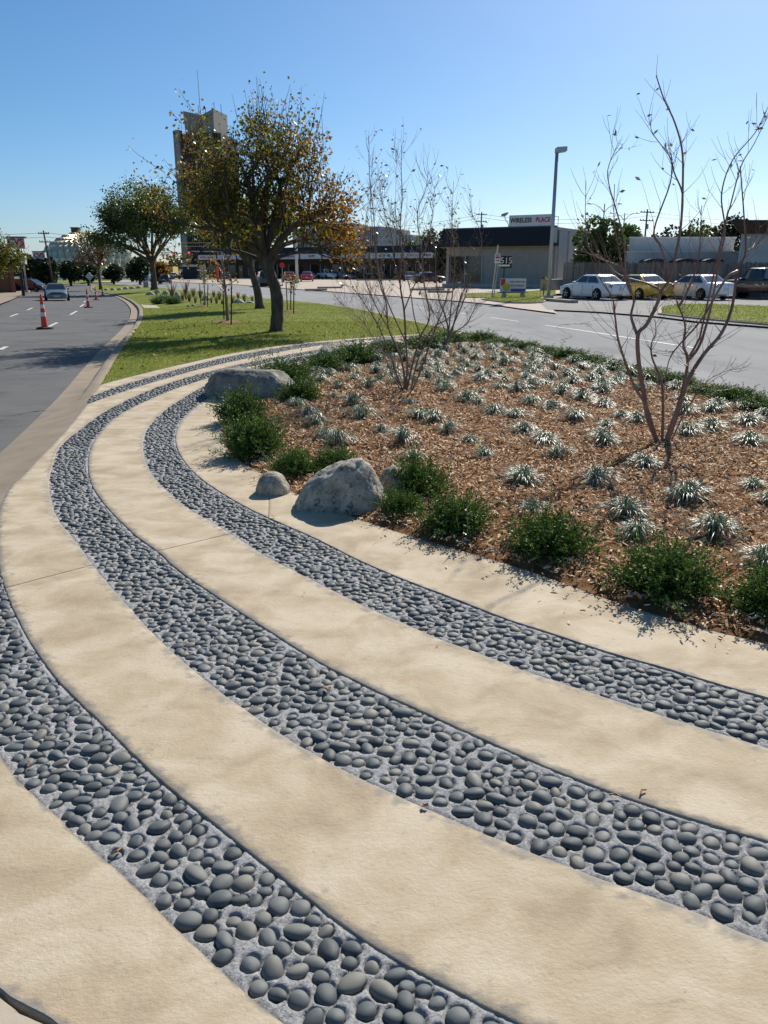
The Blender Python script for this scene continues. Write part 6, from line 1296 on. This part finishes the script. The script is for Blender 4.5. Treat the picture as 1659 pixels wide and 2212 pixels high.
text('Little Caesars Pizza', .125, (wB * .17, yb_, zB + hB * .76), 0, M['ink_r'], bn, ext=.004, bold=.004); text('HOT-N-READY', .14, (wB * .15, yb_, zB + hB * .47), 0, M['ink_r'], bn, ext=.004, bold=.005); bxo('print_strip', (wB * .2, yb_, zB + hB * .14), (wB * .58, .006, hB * .2), pm('print_purple', [(.16, .10, .3)], rough=.5), bn)
mp_ = at(1174, 638); mo = empty('post_box', (mp_.x, mp_.y, 0), 0, 'small roofed yellow box on a thin post left of the tall street lamp', 'box'); m_ = MB(); m_.tube([(0, 0, -.05), (0, 0, .75)], .04, 6); m_.build('post', M['pole'], mo); bxo('box', (0, 0, .92), (.24, .24, .34), pm('old_yellow', [(.4, .3, .06)], rough=.7), mo, (.01, 1)); m_ = MB(); m_.lathe([(.24, 0), (.02, .16)], (0, 0, 1.09), 4); m_.build('lid', M['brownbrick'], mo)
# left side bits
hp = atg(17.5, 629, 0); hy = empty('fire_hydrant', hp, 0, 'red fire hydrant at the left edge beside a dark bin', 'hydrant'); m_ = MB(); m_.lathe([(.17, 0), (.17, .06), (.12, .08), (.12, .5), (.16, .52), (.14, .62), (.06, .7), (.04, .76), (.0, .76)], (0, 0, 0), 12); m_.build('barrel', M['orange'], hy, .8)
for s in (-1, 1): m_ = MB(); m_.lathe([(.06, s * .1), (.06, s * .2), (.0, s * .21)], (0, 0, .42), 8, 'X'); m_.build('nozzle', M['orange'], hy)
tb = atg(28, 630, 0); t_ = empty('litter_bin', tb, 0, 'dark green litter bin between the hydrant and the brick shop', 'bin'); m_ = MB(); m_.lathe([(.28, 0), (.34, .95), (.36, 1.0), (.3, 1.1), (.12, 1.2)], (0, 0, 0), 14); m_.build('body', pm('dark_green', [(.02, .035, .03)], rough=.5), t_, .8); m_ = MB(); m_.lathe([(.37, .93), (.37, 1.0), (.34, 1.0)], (0, 0, 0), 14); m_.build('rim', M['trim'], t_)
dg_ = atd(193, 597, 105); z0 = base(dg_.x, 105); dsn = empty('warning_sign', (dg_.x, 105, z0), 0, 'grey back of a diamond road sign left of the dark red tree', 'sign'); m_ = MB(); m_.tube([(0, .04, -.05), (0, .04, dg_.z - z0 + .5)], .035, 6); m_.build('post', M['galv'], dsn); m_ = MB(); m_.box((0, 0, dg_.z - z0), (.75, .03, .75), 0, 0, Matrix.Rotation(R(45), 3, 'Y')); m_.build('plate', M['galv'], dsn)
ub = atg(316, 621); o = empty('utility_cabinet', ub, R(10), 'small grey utility cabinet left of the shade tree trunk', 'cabinet'); bxo('body', (0, 0, .4), (.7, .5, .85), 'stucco', o, (.03, 1)); bxo('lid', (0, 0, .84), (.76, .56, .06), 'galv', o, (.01, 1))
st_ = atg(611, 618, -.05); so_ = empty('stop_sign', st_, R(20), 'red stop sign half hidden by the autumn tree leaves', 'sign'); m_ = MB(); zc = atd(611, 573, st_.y).z - st_.z; m_.tube([(0, .03, -.05), (0, .03, zc + .3)], .04, 6); m_.build('post', M['galv'], so_); m_ = MB(); m_.lathe([(0, -.015), (.3, -.015), (.3, .01)], (0, 0, zc), 8, 'Y'); m_.build('plate', M['ink_r'], so_); rb_ = bxo('red_banner', (0, 0, 1.15), (.28, .2, 2.3), 'orange', None); rp = atg(471, 610, -.05); rb_.location = rp
rb_.name = 'red_pylon'; tag(rb_, 'narrow red pylon by the strip shops beside the tall staked sapling', 'pylon')
# faint litter of leaves on the lawn under the near tree
C = []; n = 700
pp = np.c_[rng.uniform(-8, 2.5, n), rng.uniform(13, 27, n)]; pp = pp[inside(lawn_poly, pp)]; V, F = leaf_quads(np.c_[pp, np.full(len(pp), .03)], np.c_[rng.normal(size=(len(pp), 2)), rng.normal(0, .2, len(pp))], rng.uniform(.04, .09, len(pp)), rng.uniform(.015, .03, len(pp)))
tag(link('fallen_leaves', np_mesh('fallen_leaves', V, F), M['dead']), 'scattered brown leaves fallen on the lawn', 'leaves', kind='stuff')
